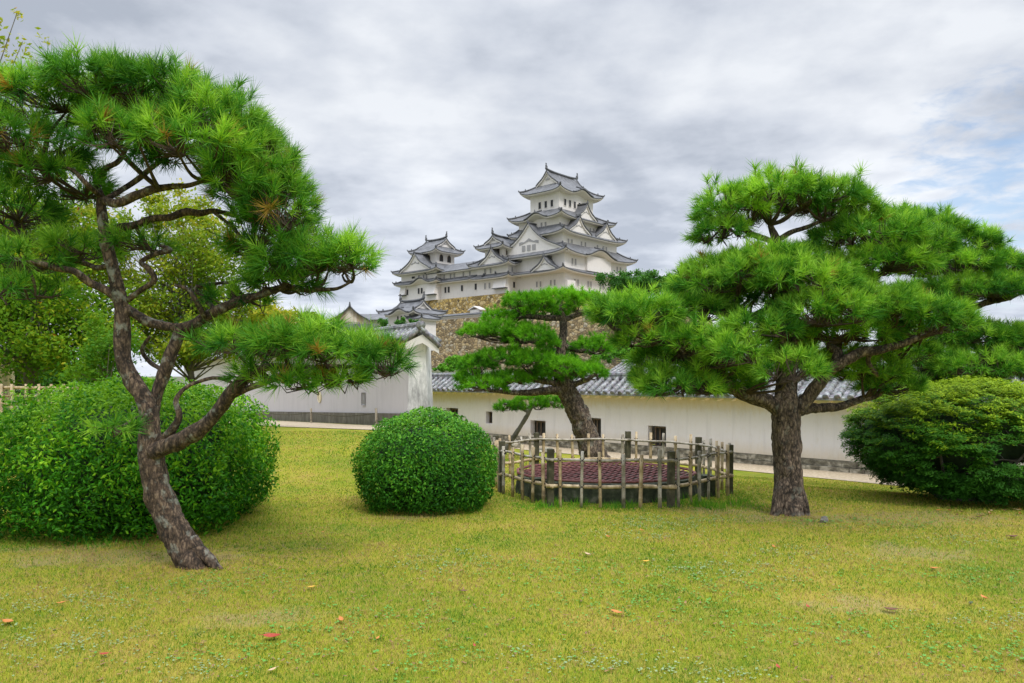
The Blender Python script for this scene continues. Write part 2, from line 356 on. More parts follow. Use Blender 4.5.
def leafm(name,c): return simple(name,[(.3,tuple(.7*v for v in c)),(.7,c)],60,.6,bstr=.2,bdist=.002)
M_lred=leafm('red_leaf',(.42,.06,.03)); M_lor=leafm('orange_leaf',(.60,.22,.05)); M_lyel=leafm('yellow_leaf',(.75,.45,.05)); M_lbr=leafm('brown_leaf',(.16,.07,.03)); M_lpale=leafm('tan_leaf',(.60,.42,.25)); M_lgr=leafm('dull_green_leaf',(.07,.10,.03))
# ---------------------------------------------------------------- terrain
wr_dir=np.array([-1.0214,1.0]); wr_dir/=np.linalg.norm(wr_dir)
def wallr_at(px):           # ground point of the right wall below picture column px
    p0=np.array([8.12,18.3]); t=(px-512)/F
    s=(t*p0[1]-p0[0])/(wr_dir[0]-t*wr_dir[1]); return p0+wr_dir*s
PL=at(412,376,20.0)[:2]; FL=at(250,376,34.5)[:2]
WP0=wallr_at(700); WN=np.array([-.70,-.715])/np.linalg.norm([.70,.715])
def gz(x,y):
    x=np.atleast_1d(np.asarray(x,float)); y=np.atleast_1d(np.asarray(y,float))
    sdist=(x-WP0[0])*WN[0]+(y-WP0[1])*WN[1]          # metres in front of the right wall
    zr=-.65*(1-sstep(sdist,1.5,8.5))
    zl=(.34-.62*np.clip((y-20)/14.5,-.6,1.6))*sstep(y,10,18)
    wgt=sstep(x+1.75+(y-20)*.06,-1.3,.9)
    z=(wgt*zr+(1-wgt)*zl)*sstep(y,9.0,13)
    far=sstep(y,36,60); z=z*(1-far)-.6*far
    r=np.sqrt(((x-5)/95)**2+((y-215)/75)**2); h=sstep(-r,-1.0,-.45)*4
    return z+h
xs=np.concatenate([-np.geomspace(2500,26,26),np.arange(-24,24.1,.5),np.geomspace(26,2500,26)])
ys=np.concatenate([-np.geomspace(600,4,10),np.arange(-2,45,.5),np.geomspace(46,130,26),np.geomspace(134,300,36),np.geomspace(320,3000,14)])
X,Y=np.meshgrid(xs,ys); Z=gz(X.ravel(),Y.ravel())
V=np.stack([X.ravel(),Y.ravel(),Z],1); nx,ny=len(xs),len(ys)
i=np.arange(ny-1)[:,None]*nx; j=np.arange(nx-1)[None,:]
Q=np.stack([i+j,i+j+1,i+nx+j+1,i+nx+j],-1).reshape(-1,4)
tag(mesh_np('ground',V,Q,M_lawn,smooth=True),kind='structure')
def strip(name,A,B,mat,n=60,lift=.014):
    """A,B: polylines of (x,y)"""
    A=spline(A,n);B=spline(B,n); rows=5; VV=[]
    for k in range(rows):
        P=A+(B-A)*k/(rows-1); VV.append(np.stack([P[:,0],P[:,1],gz(P[:,0],P[:,1])+lift],1))
    V=np.vstack(VV); i=np.arange(rows-1)[:,None]*n; j=np.arange(n-1)[None,:]
    Q=np.stack([i+j,i+j+1,i+n+j+1,i+n+j],-1).reshape(-1,4)
    return mesh_np(name,V,Q,mat,smooth=True)
perp=np.array([-.70,-.715])
A=[wallr_at(p)+perp*.1 for p in (1080,950,850,750,650,560,490)]; Bp=[wallr_at(p)+perp*(1.35+.2*math.sin(p)) for p in (1080,950,850,750,650,560,490)]
A+=[PL+np.array([.9,.2])]; Bp+=[PL+np.array([.5,-2.6])]
for t in (.15,.4,.7,1.0,1.5):
    q=PL+(FL-PL)*t; A.append(q+np.array([-.3,-.25])); Bp.append(q+np.array([-1.7,-2.4-.8*t]))
tag(strip('path',A,Bp,M_path,160),kind='structure')
# ---------------------------------------------------------------- grass
def vnoise(P,f,seed=0):
    return np.array([mnoise.noise(Vector((p[0]*f+seed,p[1]*f+seed*.7,p[2]*f))) for p in P])
def blades(n,y0,y1,h,wd,name):
    Yb=y0*(y1/y0)**rng.random(n); Xb=rng.uniform(-1.0,1.0,n)*(Yb*.95+1.5)
    Zb=gz(Xb,Yb)
    hh=h*rng.uniform(.45,1.3,n)*np.clip(1.0+.0*Yb,.5,1); a=rng.uniform(0,2*np.pi,n); lean=rng.uniform(.1,1.0,n)*hh
    base=np.stack([Xb,Yb,Zb-.003],1); la=rng.uniform(0,2*np.pi,n)
    tip=base+np.stack([np.cos(la)*lean,np.sin(la)*lean,hh],1)
    wv=np.stack([np.cos(a),np.sin(a)*.4,np.zeros(n)],1)*(wd*Yb/5)[:,None]
    V=np.stack([base-wv,base+wv,tip],1).reshape(-1,3); tint=np.repeat(rng.random(n),3)
    return V,tint
def in_path(x,y): return np.zeros(len(x),bool)
V,T_=blades(680000,3.3,17,.026,.0034,'a')
cen=V.reshape(-1,3,3).mean(1); keep=np.ones(len(cen),bool)
for (sx,sy,rx,ry) in SPOTS:
    d=((cen[:,0]-sx)/rx)**2+((cen[:,1]-sy)/ry)**2; near_=d<2.2; dd=np.full(len(cen),9.); dd[near_]=d[near_]+1.4*vnoise(cen[near_],4.5,sx); keep&=~((dd<1.0)&(rng.random(len(cen))<.45))
wp=wallr_at(700); s_off=(cen[:,0]-wp[0])*perp[0]+(cen[:,1]-wp[1])*perp[1]
keep&=s_off>1.6
keep&=((cen[:,0]-1.4)**2/1.35**2+(cen[:,1]-11.1)**2/1.25**2)>1
kk=np.repeat(keep,3); V=V[kk]; T_=T_[kk]
g=mesh_np('grass',V,np.arange(len(V)).reshape(-1,3),M_blade,tint=T_); tag(g,'short yellow green lawn grass with dry brown patches','grass',kind='stuff')
# taller tufts around the pen and under bushes, clover patches
def patch(n,cx,cy,rx,ry,size,lift,mat,name,label,cat,sp=1.0):
    x=cx+rng.normal(0,.8,n)*rx; y=cy+rng.normal(0,.8,n)*ry; nz=vnoise(np.stack([x,y,0*x],1),6,size*900)+.6*vnoise(np.stack([x,y,0*x],1),14,3); kk_=nz>.0; x=x[kk_]; y=y[kk_]; n=len(x); z=gz(x,y)+rng.uniform(.008,lift,n)
    c=np.stack([x,y,z],1); a=rng.uniform(0,6.28,n); s=size*rng.uniform(.6,1.3,n)
    u=np.stack([np.cos(a),np.sin(a),rng.uniform(-.3,.3,n)],1)*s[:,None]; v=np.stack([-np.sin(a),np.cos(a),rng.uniform(-.3,.3,n)],1)*s[:,None]
    V=np.stack([c-u-v*.5,c+u-v*.5,c+u+v*.5,c-u+v*.5],1).reshape(-1,3)
    V=np.stack([c-u,c-u*.3-v*.8,c+u*.6-v*.6,c+u,c+u*.4+v*.8,c-u*.5+v*.7],1).reshape(-1,3)
    return V
CL=[(.12,4.6,.1,.1),(-2.95,4.75,.45,.28),(-3.35,5.6,.5,.25),(-1.85,4.35,.25,.12),(.55,4.4,.45,.14),(1.15,4.28,.25,.1),(1.6,8.55,.45,.35),(1.4,7.9,.35,.16),(2.2,8.9,.5,.18),(1.9,6.6,.5,.3),(-4.3,5.4,.4,.3),(4.6,7.8,.35,.2),(2.8,7.2,.35,.25),(-.6,6.9,.3,.3),(3.6,5.2,.4,.2)]
V=np.vstack([patch(int(520*rx*ry/.08),cx,cy,rx,ry,.008,.026,None,'','','') for cx,cy,rx,ry in CL])
tag(mesh_np('clover',V,np.arange(len(V)).reshape(-1,6),M_clover),'pale grey green clover patches scattered in the lawn','clover',kind='stuff')
CG=[(-1.0,5.2,.5,.3),(-1.6,4.6,.4,.2),(.9,5.6,.5,.4),(2.2,5.0,.6,.3),(3.1,4.6,.5,.2),(-2.4,6.1,.5,.3),(.2,6.6,.7,.3),(3.8,6.4,.6,.3),(4.3,8.6,.7,.3),(2.8,4.35,.4,.15),(-.3,4.5,.5,.2),(1.8,6.1,.5,.3),(3.7,8.75,.5,.15)]
V=np.vstack([patch(int(330*rx*ry/.08),cx,cy,rx,ry,.010,.03,None,'','','') for cx,cy,rx,ry in CG])
tag(mesh_np('lawn_weeds',V,np.arange(len(V)).reshape(-1,6),M_clover2),'low bright green weeds growing in the lawn','weeds',kind='stuff')
n=9000; a=rng.uniform(0,2*np.pi,n); pk=rng.random(n)
cx_=np.where(pk<.45,rng.uniform(.0,3.2,n),np.where(pk<.75,-1.1+np.cos(a)*.72,rng.uniform(-5.8,-2.7,n)))
cy_=np.where(pk<.45,9.78+rng.normal(0,.13,n),np.where(pk<.75,9.75+np.sin(a)*.62,7.6+rng.normal(0,.12,n)))
pk2=pk>.93; cx_=np.where(pk2,rng.uniform(3.1,3.4,n),cx_); cy_=np.where(pk2,rng.uniform(9.6,11.5,n),cy_)
nzz=vnoise(np.stack([cx_,cy_,0*cx_],1),3,8); cy_=cy_+rng.normal(0,.12,n); zz_=gz(cx_,cy_); hh=rng.uniform(.02,.09,n)*np.clip(.35+2.0*nzz,.12,1.3)*np.where(pk<.45,1.7,1.0); la=rng.uniform(0,6.28,n)
base=np.stack([cx_,cy_,zz_],1); tip=base+np.stack([np.cos(la)*hh*.5,np.sin(la)*hh*.5,hh],1); wv=np.stack([np.cos(a),np.sin(a),0*a],1)*.0045
V=np.stack([base-wv,base+wv,tip],1).reshape(-1,3)
tag(mesh_np('tall_grass',V,np.arange(len(V)).reshape(-1,3),M_hedge,tint=np.repeat(rng.random(n)*.8,3)),'uncut brighter grass at the foot of fence and shrubs','grass',kind='stuff')
def ringframe(m,c,d,n_,hw,hh,t,dp):
    V=[]
    for o in (0,dp):
        for (a,b) in ((1,1),(-1,1),(-1,-1),(1,-1)): V.append(c+d*((hw+t)*a)+UP*((hh+t)*b)+n_*o)
        for (a,b) in ((1,1),(-1,1),(-1,-1),(1,-1)): V.append(c+d*(hw*a)+UP*(hh*b)+n_*o)
    Q=[]
    for i in range(4):
        j=(i+1)%4; Q+=[(8+i,8+j,12+j,12+i),(i,j,8+j,8+i),(4+i,4+j,12+j,12+i)]
    m.add(np.array(V),Q)
# ---------------------------------------------------------------- garden walls
def tiled_roof(parent,A,B,z_eave,z_ridge,half,n_out,pitch=.27,far=True,soff=None):
    """kawara roof from A to B (xy), ridge along the middle; n_out = unit xy towards the viewer"""
    A=np.array(A,float);B=np.array(B,float); d=B-A; Ln=np.linalg.norm(d); d/=Ln; n_=np.array(n_out,float)
    sides=((1,),(1,-1))[far]
    under=MB(); rolls=MB(); joints=MB()
    def P3(s,o,z): q=A+d*s+n_*o; return np.array([q[0],q[1],z])
    for sg in sides:
        o0=half*sg
        # pan surface, slightly concave
        for k in range(4):
            f0,f1=k/4,(k+1)/4
            zf=lambda f: z_ridge-(z_ridge-z_eave)*(f**.9)
            under.add([P3(0,o0*f0,zf(f0)),P3(Ln,o0*f0,zf(f0)),P3(Ln,o0*f1,zf(f1)),P3(0,o0*f1,zf(f1))],[(0,1,2,3)])
        under.add([P3(0,o0,z_eave),P3(Ln,o0,z_eave),P3(Ln,o0,z_eave-.06),P3(0,o0,z_eave-.06)],[(0,1,2,3)])
        m=int(Ln/pitch)
        for i in range(m+1):
            s=i*Ln/m+random.uniform(-.01,.01)
            pts=[P3(s,o0*f,z_ridge-(z_ridge-z_eave)*(f**.9)+.03) for f in (0,.25,.5,.75,1.0)]
            pts.append(P3(s,o0*1.03,z_eave+.015))
            rolls.tube(pts,[.075]*5+[.082],8)
            for f in ((.2,.4,.6,.8) if sg==1 else ()):
                z=z_ridge-(z_ridge-z_eave)*(f**.9)+.03
                f2=f+.02; z2=z_ridge-(z_ridge-z_eave)*(f2**.9)+.03
                rolls.tube([P3(s,o0*f,z),P3(s,o0*(f+.03),z-.03)],.085,8)
                joints.tube([P3(s,o0*(f-.018),z+.009),P3(s,o0*(f-.002),z+.003)],.083,8)
    under.build('tile_pans',M_tile,parent); rolls.build('tile_rolls',M_tile,parent,True)
    if pitch!=.26: joints.build('tile_joints',M_tile_joint,parent,True)
    r=MB(); r.box(P3(Ln/2,0,z_ridge+.04),(*(d*Ln/2),0),(*(n_*.09),0),(0,0,.05)); r.tube([P3(s,0,z_ridge+.12) for s in np.linspace(0,Ln,12)],.085,8)
    r.build('ridge',M_tile,parent)
def cornice(parent,A,B,z,n_out,thick,face_off,step=.42):
    A=np.array(A,float);B=np.array(B,float); d=B-A; Ln=np.linalg.norm(d); d/=Ln; n_=np.array(n_out,float); m=MB()
    def P3(s,o,z): q=A+d*s+n_*o; return np.array([q[0],q[1],z])
    k=int(Ln/step*8); ss=np.linspace(0,Ln,k)
    top=[P3(s,face_off,z) for s in ss]; bot=[P3(s,face_off,z-.05-.09*abs(math.sin(math.pi*s/step))) for s in ss]; inn=[P3(s,0,z-.055-.09*abs(math.sin(math.pi*s/step))) for s in ss]
    V=np.array(top+bot+inn); i=np.arange(k-1)
    m.add(V,np.vstack([np.stack([i,i+1,k+i+1,k+i],1),np.stack([k+i,k+i+1,2*k+i+1,2*k+i],1)]))
    m.add([P3(0,0,z),P3(Ln,0,z),P3(Ln,face_off,z),P3(0,face_off,z)],[(0,1,2,3)])
    return m.build('cornice',M_trim,parent)
def wall_with_holes(parent,A,B,z0,z1,holes,th,mat,n_out,name='plaster_wall'):
    """front face with rectangular openings + recess; holes: (s0,s1,h0,h1)"""
    A=np.array(A,float);B=np.array(B,float); d=B-A; Ln=np.linalg.norm(d); d/=Ln; n_=np.array(n_out,float); m=MB()
    def P3(s,o,z): q=A+d*s+n_*o; return np.array([q[0],q[1],z])
    S=sorted({0,Ln,*[h[0] for h in holes],*[h[1] for h in holes]}); 
    for a,b in zip(S[:-1],S[1:]):
        hs=[h for h in holes if h[0]<=a+1e-6 and h[1]>=b-1e-6]
        segs=[(z0,z1)] if not hs else [(z0,hs[0][2]),(hs[0][3],z1)]
        for q0,q1 in segs: m.add([P3(a,0,q0),P3(b,0,q0),P3(b,0,q1),P3(a,0,q1)],[(0,1,2,3)])
    for s0,s1,h0,h1 in holes:
        c=.0
        for (a0,b0),(a1,b1) in (((s0,h0),(s1,h0)),((s1,h0),(s1,h1)),((s1,h1),(s0,h1)),((s0,h1),(s0,h0))):
            m.add([P3(a0,0,b0),P3(a1,0,b1),P3(a1,-.22,b1),P3(a0,-.22,b0)],[(0,1,2,3)])
    m.add([P3(0,-th,z0),P3(Ln,-th,z0),P3(Ln,-th,z1),P3(0,-th,z1)],[(0,1,2,3)])
    for s in (0,Ln): m.add([P3(s,0,z0),P3(s,-th,z0),P3(s,-th,z1),P3(s,0,z1)],[(0,1,2,3)])
    m.add([P3(0,0,z1),P3(Ln,0,z1),P3(Ln,-th,z1),P3(0,-th,z1)],[(0,1,2,3)])
    return m.build(name,mat,parent),P3
nR=np.array([-wr_dir[1],wr_dir[0]]); nR=nR if nR[1]<0 else -nR
def build_right_wall():
    A=wallr_at(1120); B=wallr_at(424)
    root=empty('plaster_wall',(*((A+B)/2),-.65),'long white plaster wall with grey tiled roof and dark loopholes behind the bamboo pen','wall')
    d=B-A; Ln=np.linalg.norm(d); d/=Ln
    def s_of(px): return np.linalg.norm(wallr_at(px)-A)
    holes=[]
    z0=-.65+.28; 
    for px,wd,yb,yt in ((452,12,421,408),(489,6.5,423.5,411.5),(538,15,436,420.5),(594,14,438,418),(657,18,447,426)):
        q=wallr_at(px); D=q[1]; a,b=s_of(px+wd/2),s_of(px-wd/2)
        holes.append((a,b,EYE-(yb-HOR)/F*D,EYE-(yt-HOR)/F*D))
    _,P3=wall_with_holes(root,A,B,z0,1.1,holes,.5,M_wallr,nR)
    for (s0,s1,h0,h1) in holes:
        wdt=s1-s0
        m=MB(); a,b=s0+.03,s1-.03
        if wdt>.5: a,b=s0+.06,s1-.14
        m.add([P3(a,-.2,h0+.02),P3(b,-.2,h0+.02),P3(b,-.2,h1-.05),P3(a,-.2,h1-.05)],[(0,1,2,3)])
        wn=m.build('loophole',M_win,root)
        d3=np.array([*d,0]); n3_=np.array([*nR,0]); f=MB(); ringframe(f,P3((a+b)/2,-.19,(h0+h1)/2-.015),d3,n3_,(b-a)/2-.035,(h1-h0)/2-.055,.035,.03); f.build('frame',M_frame,wn)
        if wdt>.5:
            f=MB(); f.box(P3(a+(b-a)*.6,-.175,(h0+h1)/2-.02),d3*.02,n3_*.012,UP*((h1-h0)/2-.06)); f.build('mullion',M_frame,wn)
    ft=MB(); q=(A+B)/2; 
    k=int(Ln/.35)
    for i in range(k):       # footing of rough stones, two courses
        for r_,(h0,h1) in enumerate(((0,.15),(.15,.275))):
            s=(i+.5*r_+random.uniform(-.05,.05))*Ln/k; o=.04+random.uniform(0,.05)+(.05 if r_==0 else 0); c=A+d*s
            ft.box((c[0]+nR[0]*(o-.25),c[1]+nR[1]*(o-.25),-.65+(h0+h1)/2-.03),(*(d*Ln/k*.485),0),(*(nR*.25),0),(0,0,(h1-h0)/2+random.uniform(-.01,.0)))
    ft.box((q[0]-nR[0]*.25,q[1]-nR[1]*.25,-.6),(*(d*Ln/2),0),(*(nR*.27),0),(0,0,.22))
    ft.build('stone_footing',M_footing,root)
    cornice(root,A,B,1.16,nR,.1,.26)
    mid=-nR*.25
    tiled_roof(root,A+mid,B+mid,1.17,1.62,.72,nR,.29)
    return A,B
WA,WB=build_right_wall()
# second, longer hall roof behind the wall
def build_back_hall():
    off=-nR*9.5
    A=wallr_at(1090)+off+np.array([0,0]); B=wallr_at(470)+off
    q=(A+B)/2
    root=empty('long_hall',(q[0],q[1],-.6),'long low hall with fine grey tiled roof behind the plaster wall','hall')
    d=B-A; Ln=np.linalg.norm(d); d/=Ln
    m=MB(); m.box((q[0],q[1],.45),(*(d*Ln/2),0),(*(nR*2.2),0),(0,0,1.1)); m.build('wall',M_wallr,root)
    tiled_roof(root,A,B,1.28,2.25,2.7,nR,.26,True)
build_back_hall()
def build_left_wall():
    A=PL.copy(); B=PL+(FL-PL)*2.0
    d=B-A; Ln=np.linalg.norm(d); d/=Ln; n_=np.array([d[1],-d[0]]); n_=n_ if n_[1]<0 else -n_
    root=empty('gabled_wall',(*A,.3),'plaster wall ending in a weathered gabled pillar beside the round bush','wall')
    ridge=3.07; eave=2.62
    # wall bottom follows the ground: stepped footing strip
    m=MB(); k=40; pts=[A+d*Ln*i/k for i in range(k+1)]; g0=[.34-.62*min(1.6,2.0*i/k)+.0 for i in range(k+1)]
    for f0,f1,o,mat,nm in ((-.7,.36,.06,M_footl,'footing'),(.36,None,0,M_walll,'plaster_wall')):
        m=MB()
        V=[]
        for p,z in zip(pts,g0):
            zt=z+f1 if f1 is not None else eave+.02
            fp=p+n_*o; V+= [(fp[0],fp[1],z+f0),(fp[0],fp[1],zt),(p[0]-n_[0]*.45,p[1]-n_[1]*.45,zt),(p[0]-n_[0]*.45,p[1]-n_[1]*.45,z+f0)]
        Q=[]
        for i in range(k):
            a=i*4;b=a+4
            Q+=[(a,b,b+1,a+1),(a+1,b+1,b+2,a+2),(a+2,b+2,b+3,a+3)]
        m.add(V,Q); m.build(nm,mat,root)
    mid=-n_*.22
    tiled_roof(root,A+mid+d*.05,B+mid,eave,ridge-.12,.62,n_,.30)
    # loopholes
    def P3(s,o,z): q=A+d*s+n_*o; return np.array([q[0],q[1],z])
    # small rectangular and round loophole in relief recess
    for px,yy,hw,hh,kind in ((364,399,.12,.17,'r'),(320,397,.14,.15,'o'),(243,398,.1,.15,'r')):
        t=(px-512)/F; s=(t*A[1]-A[0])/(d[0]-t*d[1]); D=A[1]+d[1]*s; z=EYE+(HOR-yy)/F*D
        hw*=D/20;hh*=D/20
        m=MB(); a=np.linspace(0,2*np.pi,17)[:-1] if kind=='o' else np.array([45,135,225,315])*np.pi/180
        k_=1 if kind=='o' else 1.414
        ring=[P3(s+math.cos(t_)*hw*k_,.006,z+math.sin(t_)*hh*k_) for t_ in a]; inner=[P3(s+math.cos(t_)*hw*k_*.8+.02,-.0,z+math.sin(t_)*hh*k_*.8) for t_ in a]
        ring2=[p+np.array([*(n_*.03),0]) for p in ring]
        nn=len(a); V=ring+ring2+[q+np.array([*(n_*.012),0]) for q in inner]
        Q=[(i,(i+1)%nn,nn+(i+1)%nn,nn+i) for i in range(nn)]+[(nn+i,nn+(i+1)%nn,2*nn+(i+1)%nn,2*nn+i) for i in range(nn)]
        m.add(V,Q); c=P3(s,.012,z); m.add(inner+[c],None,[(i,(i+1)%nn,nn) for i in range(nn)])
        m.build('loophole',M_trim if kind=='o' else M_wing,root)
    # end pillar (buttress) with its gable
    Pc=at(420.5,376,19.75)[:2]; g_=.1
    m=MB(); zt=2.62; 
    vx=np.array([1,-.12]); vx/=np.linalg.norm(vx); vy=np.array([.12,1]);vy/=np.linalg.norm(vy)
    V=[]; steps=14
    for i in range(steps+1):
        f=i/steps; hwid=.295-.085*min(1,f*1.15); hd=.34-.05*f
        for sx,sy in ((-1,-1),(1,-1),(1,1),(-1,1)):
            q=Pc+vx*hwid*sx+vy*hd*sy; V.append((q[0],q[1],g_+(zt-g_)*f))
    Q=[]
    for i in range(steps):
        for j in range(4): Q.append((i*4+j,i*4+(j+1)%4,i*4+4+(j+1)%4,i*4+4+j))
    m.add(V,Q); m.build('pillar',M_pillar,root)
    # white bargeboards
    m=MB(); ap=(419.8+2.5,334.5); D=19.2
    def bar(pa,pb,t0,t1,D0,D1):
        pa=np.array(pa,float);pb=np.array(pb,float)
        V=[]
        for D_ in (D0,D1):
            V+= [at(pa[0],pa[1],D_),at(pb[0],pb[1],D_),at(pb[0],pb[1]+t1,D_),at(pa[0],pa[1]+t0,D_)]
        m.add(V,[(0,1,2,3),(4,7,6,5),(0,4,5,1),(1,5,6,2),(2,6,7,3),(3,7,4,0)])
    bar(ap,(405.5,342.5),8.5,7,D,D+.12); bar(ap,(439,348.5),8.5,5,D,D+.12)
    m.build('bargeboard',M_white,root)
    m=MB()
    m.add([at(412,343,D+.25),at(423,336,D+.25),at(432,343,D+.25),at(423,345,D+.25)],[(0,1,2,3)]); m.build('gable_panel',M_walll,root)
    m=MB(); m.tube([at(421,327.5,D-.05),at(430,336,D-.02),at(440,347,D)],[.055,.06,.06],8); m.tube([at(421,327.5,D-.05),at(412,335,D),at(404,341,D)],[.055,.06,.06],8)
    m.tube([at(421,325,D-.1),at(420,325,D+.3)],.12,10); m.build('gable_ridge_tiles',M_tile,root,True)
    m=MB(); m.add([at(421,329,D),at(440,348.5,D),at(440,348,D+.5),at(421,329,D+.5)],[(0,1,2,3)]); m.build('far_slope',M_tile,root)
build_left_wall()
# rope fence along the path
def rope_fence():
    root=empty('rope_fence',at(311,431,24.5),'low wooden stake and slack rope fence along the path by the left wall','rope fence')
    pts=[at(p,0,D)[:2] for p,D in ((262,30),(311,24.8),(376,21.0))]
    G=[np.array([q[0],q[1],float(gz(*q)[0])]) for q in pts]
    for i,gp in enumerate(G):
        m=MB(); m.tube([gp-[0,0,.05],gp+[.01,0,.25],gp+[0,0,.5]],.035,8); m.build('stake',M_bamboo2,root)
    m=MB()
    for a,b in zip(G[:-1],G[1:]):
        m.tube([a+(b-a)*t+np.array([0,0,.36-.1*math.sin(math.pi*t)]) for t in np.linspace(0,1,9)],.015,6)
    m.build('rope',M_post,root)
rope_fence()
# ---------------------------------------------------------------- castle
PH=R(48); E1=np.array([math.cos(PH),math.sin(PH),0]); E2=np.array([-math.sin(PH),math.cos(PH),0]); UP=np.array([0,0,1.])
def rect_from(pxc,Yc,pxl=None,pxr=None,a=None,b=None):
    X=(pxc-512)/F*Yc
    if a is None: t=(pxr-512)/F; a=(t*Yc-X)/(E1[0]-t*E1[1])
    if b is None: t=(pxl-512)/F; b=(t*Yc-X)/(E2[0]-t*E2[1])
    return dict(c=np.array([X,Yc,0]),a=a,b=b)
def inset(r,d,d2=None):
    d2=d if d2 is None else d2
    return dict(c=r['c']+E1*d+E2*d2,a=r['a']-2*d,b=r['b']-2*d2)
def corners(r,z):
    c=r['c']+UP*z; return [c,c+E1*r['a'],c+E1*r['a']+E2*r['b'],c+E2*r['b']]
def wall_body(parent,r,z0,z1,mat=None):
    m=MB(); c=r['c']+E1*r['a']/2+E2*r['b']/2+UP*(z0+z1)/2
    m.box(c,E1*r['a']/2,E2*r['b']/2,UP*(z1-z0)/2); return m.build('wall',mat or M_white,parent)
def skirt(parent,ro,ri,ze,rise,lift=.8,bumps=(),only=None,name='roof',tilemat=None):
    """hipped skirt roof between eave rect ro and inner rect ri. bumps: (side,s,width_frac,height)"""
    co=corners(ro,0); ci=corners(ri,0); top=MB(); wh=MB(); dk=MB(); n,k=40,7
    pts={}
    for sd in range(4):
        a,b=co[sd],co[(sd+1)%4]; c,d=ci[sd],ci[(sd+1)%4]
        S=np.linspace(0,1,n); G=np.zeros((k,n,3))
        for j in range(k):
            t=j/(k-1)
            P=(a+(b-a)*S[:,None])*(1-t)+(c+(d-c)*S[:,None])*t
            z=ze+rise*(.75*t+.25*t*t)+lift*np.abs(2*S-1)**5*(1-t)**1.5
            for (bs,s0,wf,h) in bumps:
                if bs==sd:
                    q=np.clip((S-s0)/wf,-1,1); z=z+h*(.5+.5*np.cos(np.pi*q))**1.2*(1-t)**.7
            P[:,2]=z; G[j]=P
        pts[sd]=G
        V=G.reshape(-1,3); i=np.arange(k-1)[:,None]*n; jj=np.arange(n-1)[None,:]
        Q=np.stack([i+jj,i+jj+1,i+n+jj+1,i+n+jj],-1).reshape(-1,4)
        top.add(V,Q)
        E=G[0]; nrm=np.array([(b-a)[1],-(b-a)[0],0]); nrm/=np.linalg.norm(nrm)
        E0=E; Ed=E-UP*.22; Ew=E-UP*.22-nrm*.12; Ew2=E-UP*.44-nrm*.15; In=(E*.0+ (c+(d-c)*S[:,None])); In[:,2]=ze-.35
        jn=np.arange(n-1)
        dk.add(np.vstack([E0,Ed,Ew]),np.vstack([np.stack([jn,jn+1,n+jn+1,n+jn],1),np.stack([n+jn,n+jn+1,2*n+jn+1,2*n+jn],1)]))
        wh.add(np.vstack([Ew,Ew2,In]),np.vstack([np.stack([jn,jn+1,n+jn+1,n+jn],1),np.stack([n+jn,n+jn+1,2*n+jn+1,2*n+jn],1)]))
        # hip ridge
        H=G[:,0]+UP*.12; dk.tube(H,[.24]*(k-1)+[.2],6); H0=H[0]; dk.tube([H0,H0+(H0-H[1])/np.linalg.norm(H0-H[1])*.35+UP*.45],[.26,.1],6)
        H1=H[2]; dk.tube([H1,H1+UP*.55],[.25,.12],6)
        for (bs,s0,wf,h) in bumps:
            if bs==sd:
                mpt=G[0][int(round(s0*(n-1)))]; inn=G[4][int(round(s0*(n-1)))]
                dk.tube([mpt+UP*.1+nrm*.1,inn+UP*.15],.22,6); dk.tube([mpt+UP*.1,mpt+UP*.8],[.25,.1],6)
                seg=[g+UP*.0 for s_,g in zip(S,G[0]) if abs(s_-s0)<wf*.95]
                dk.tube(np.array(seg)+nrm*.05+UP*.05,.16,6)
    rf=top.build(name,tilemat or M_ctile,parent,True); dk.build('ridge',M_dark,rf); wh.build('eave',M_soffit,rf)
    return rf
def profile(S,f): return np.concatenate([-S[::-1],S[1:]])
def gable(parent,P,dt,dn,w_,h,L_,name='gable',board=.5,orn=True,lowset=0):
    """triangular dormer gable: P centre of base line at the front face; dt along the wall, dn outward"""
    n=9; S=profile(np.linspace(0,1,n),None); N_=len(S); top=MB(); wh=MB(); dk=MB(); pan=MB()
    prof=lambda s: h*(1-abs(s))*(1-.28*math.sin(math.pi*abs(s)))
    i=np.arange(N_-1)
    Fp=np.array([P+dt*w_/2*s+UP*prof(s)+dn*.35 for s in S]); top.add(np.vstack([Fp,Fp-dn*L_]),np.stack([i,i+1,N_+i+1,N_+i],1))
    Lw=Fp-UP*.45; wh.add(np.vstack([Fp,Lw,Lw-dn*.35]),np.vstack([np.stack([i,i+1,N_+i+1,N_+i],1),np.stack([N_+i,N_+i+1,2*N_+i+1,2*N_+i],1)]))
    dk.tube(Fp+UP*.12+dn*.02,.20,6)
    for sg,e in ((-1,Fp[0]),(1,Fp[-1])): dk.tube([e,e+UP*.5+dt*sg*.3],[.25,.1],6)
    pp=[P+dt*w_/2*s*.97+UP*(prof(s)*.97)-dn*.02 for s in S]
    pan.add(np.array([P-dn*.02]+pp),None,[(0,a,a+1) for a in range(1,N_)])
    dk.tube([P+UP*(h+.15)+dn*.45,P+UP*(h+.15)-dn*L_],.26,6)
    dk.tube([P+UP*(h+.1)+dn*.45,P+UP*(h+.95)+dn*.45],[.3,.12],6)
    g_=top.build(name,M_ctile,parent,True); dk.build('ridge',M_dark,g_); wh.build('bargeboard',M_white,g_); pan.build('gable_panel',M_white,g_)
    if orn:
        o=MB(); q=P+UP*h*.44+dn*.05; V=[]; K=9
        for k in range(K):
            t=(k/(K-1)-.5)*2; top_=h*(.07-.10*abs(t)); V+=[q+dt*w_*.13*t+UP*(top_+.03*h*math.cos(t*7)),q+dt*w_*.13*t+UP*(top_-.07*h)]
        o.add(V,[(2*k,2*k+1,2*k+3,2*k+2) for k in range(K-1)]); o.build('gable_pendant',M_wing,g_)
    return g_
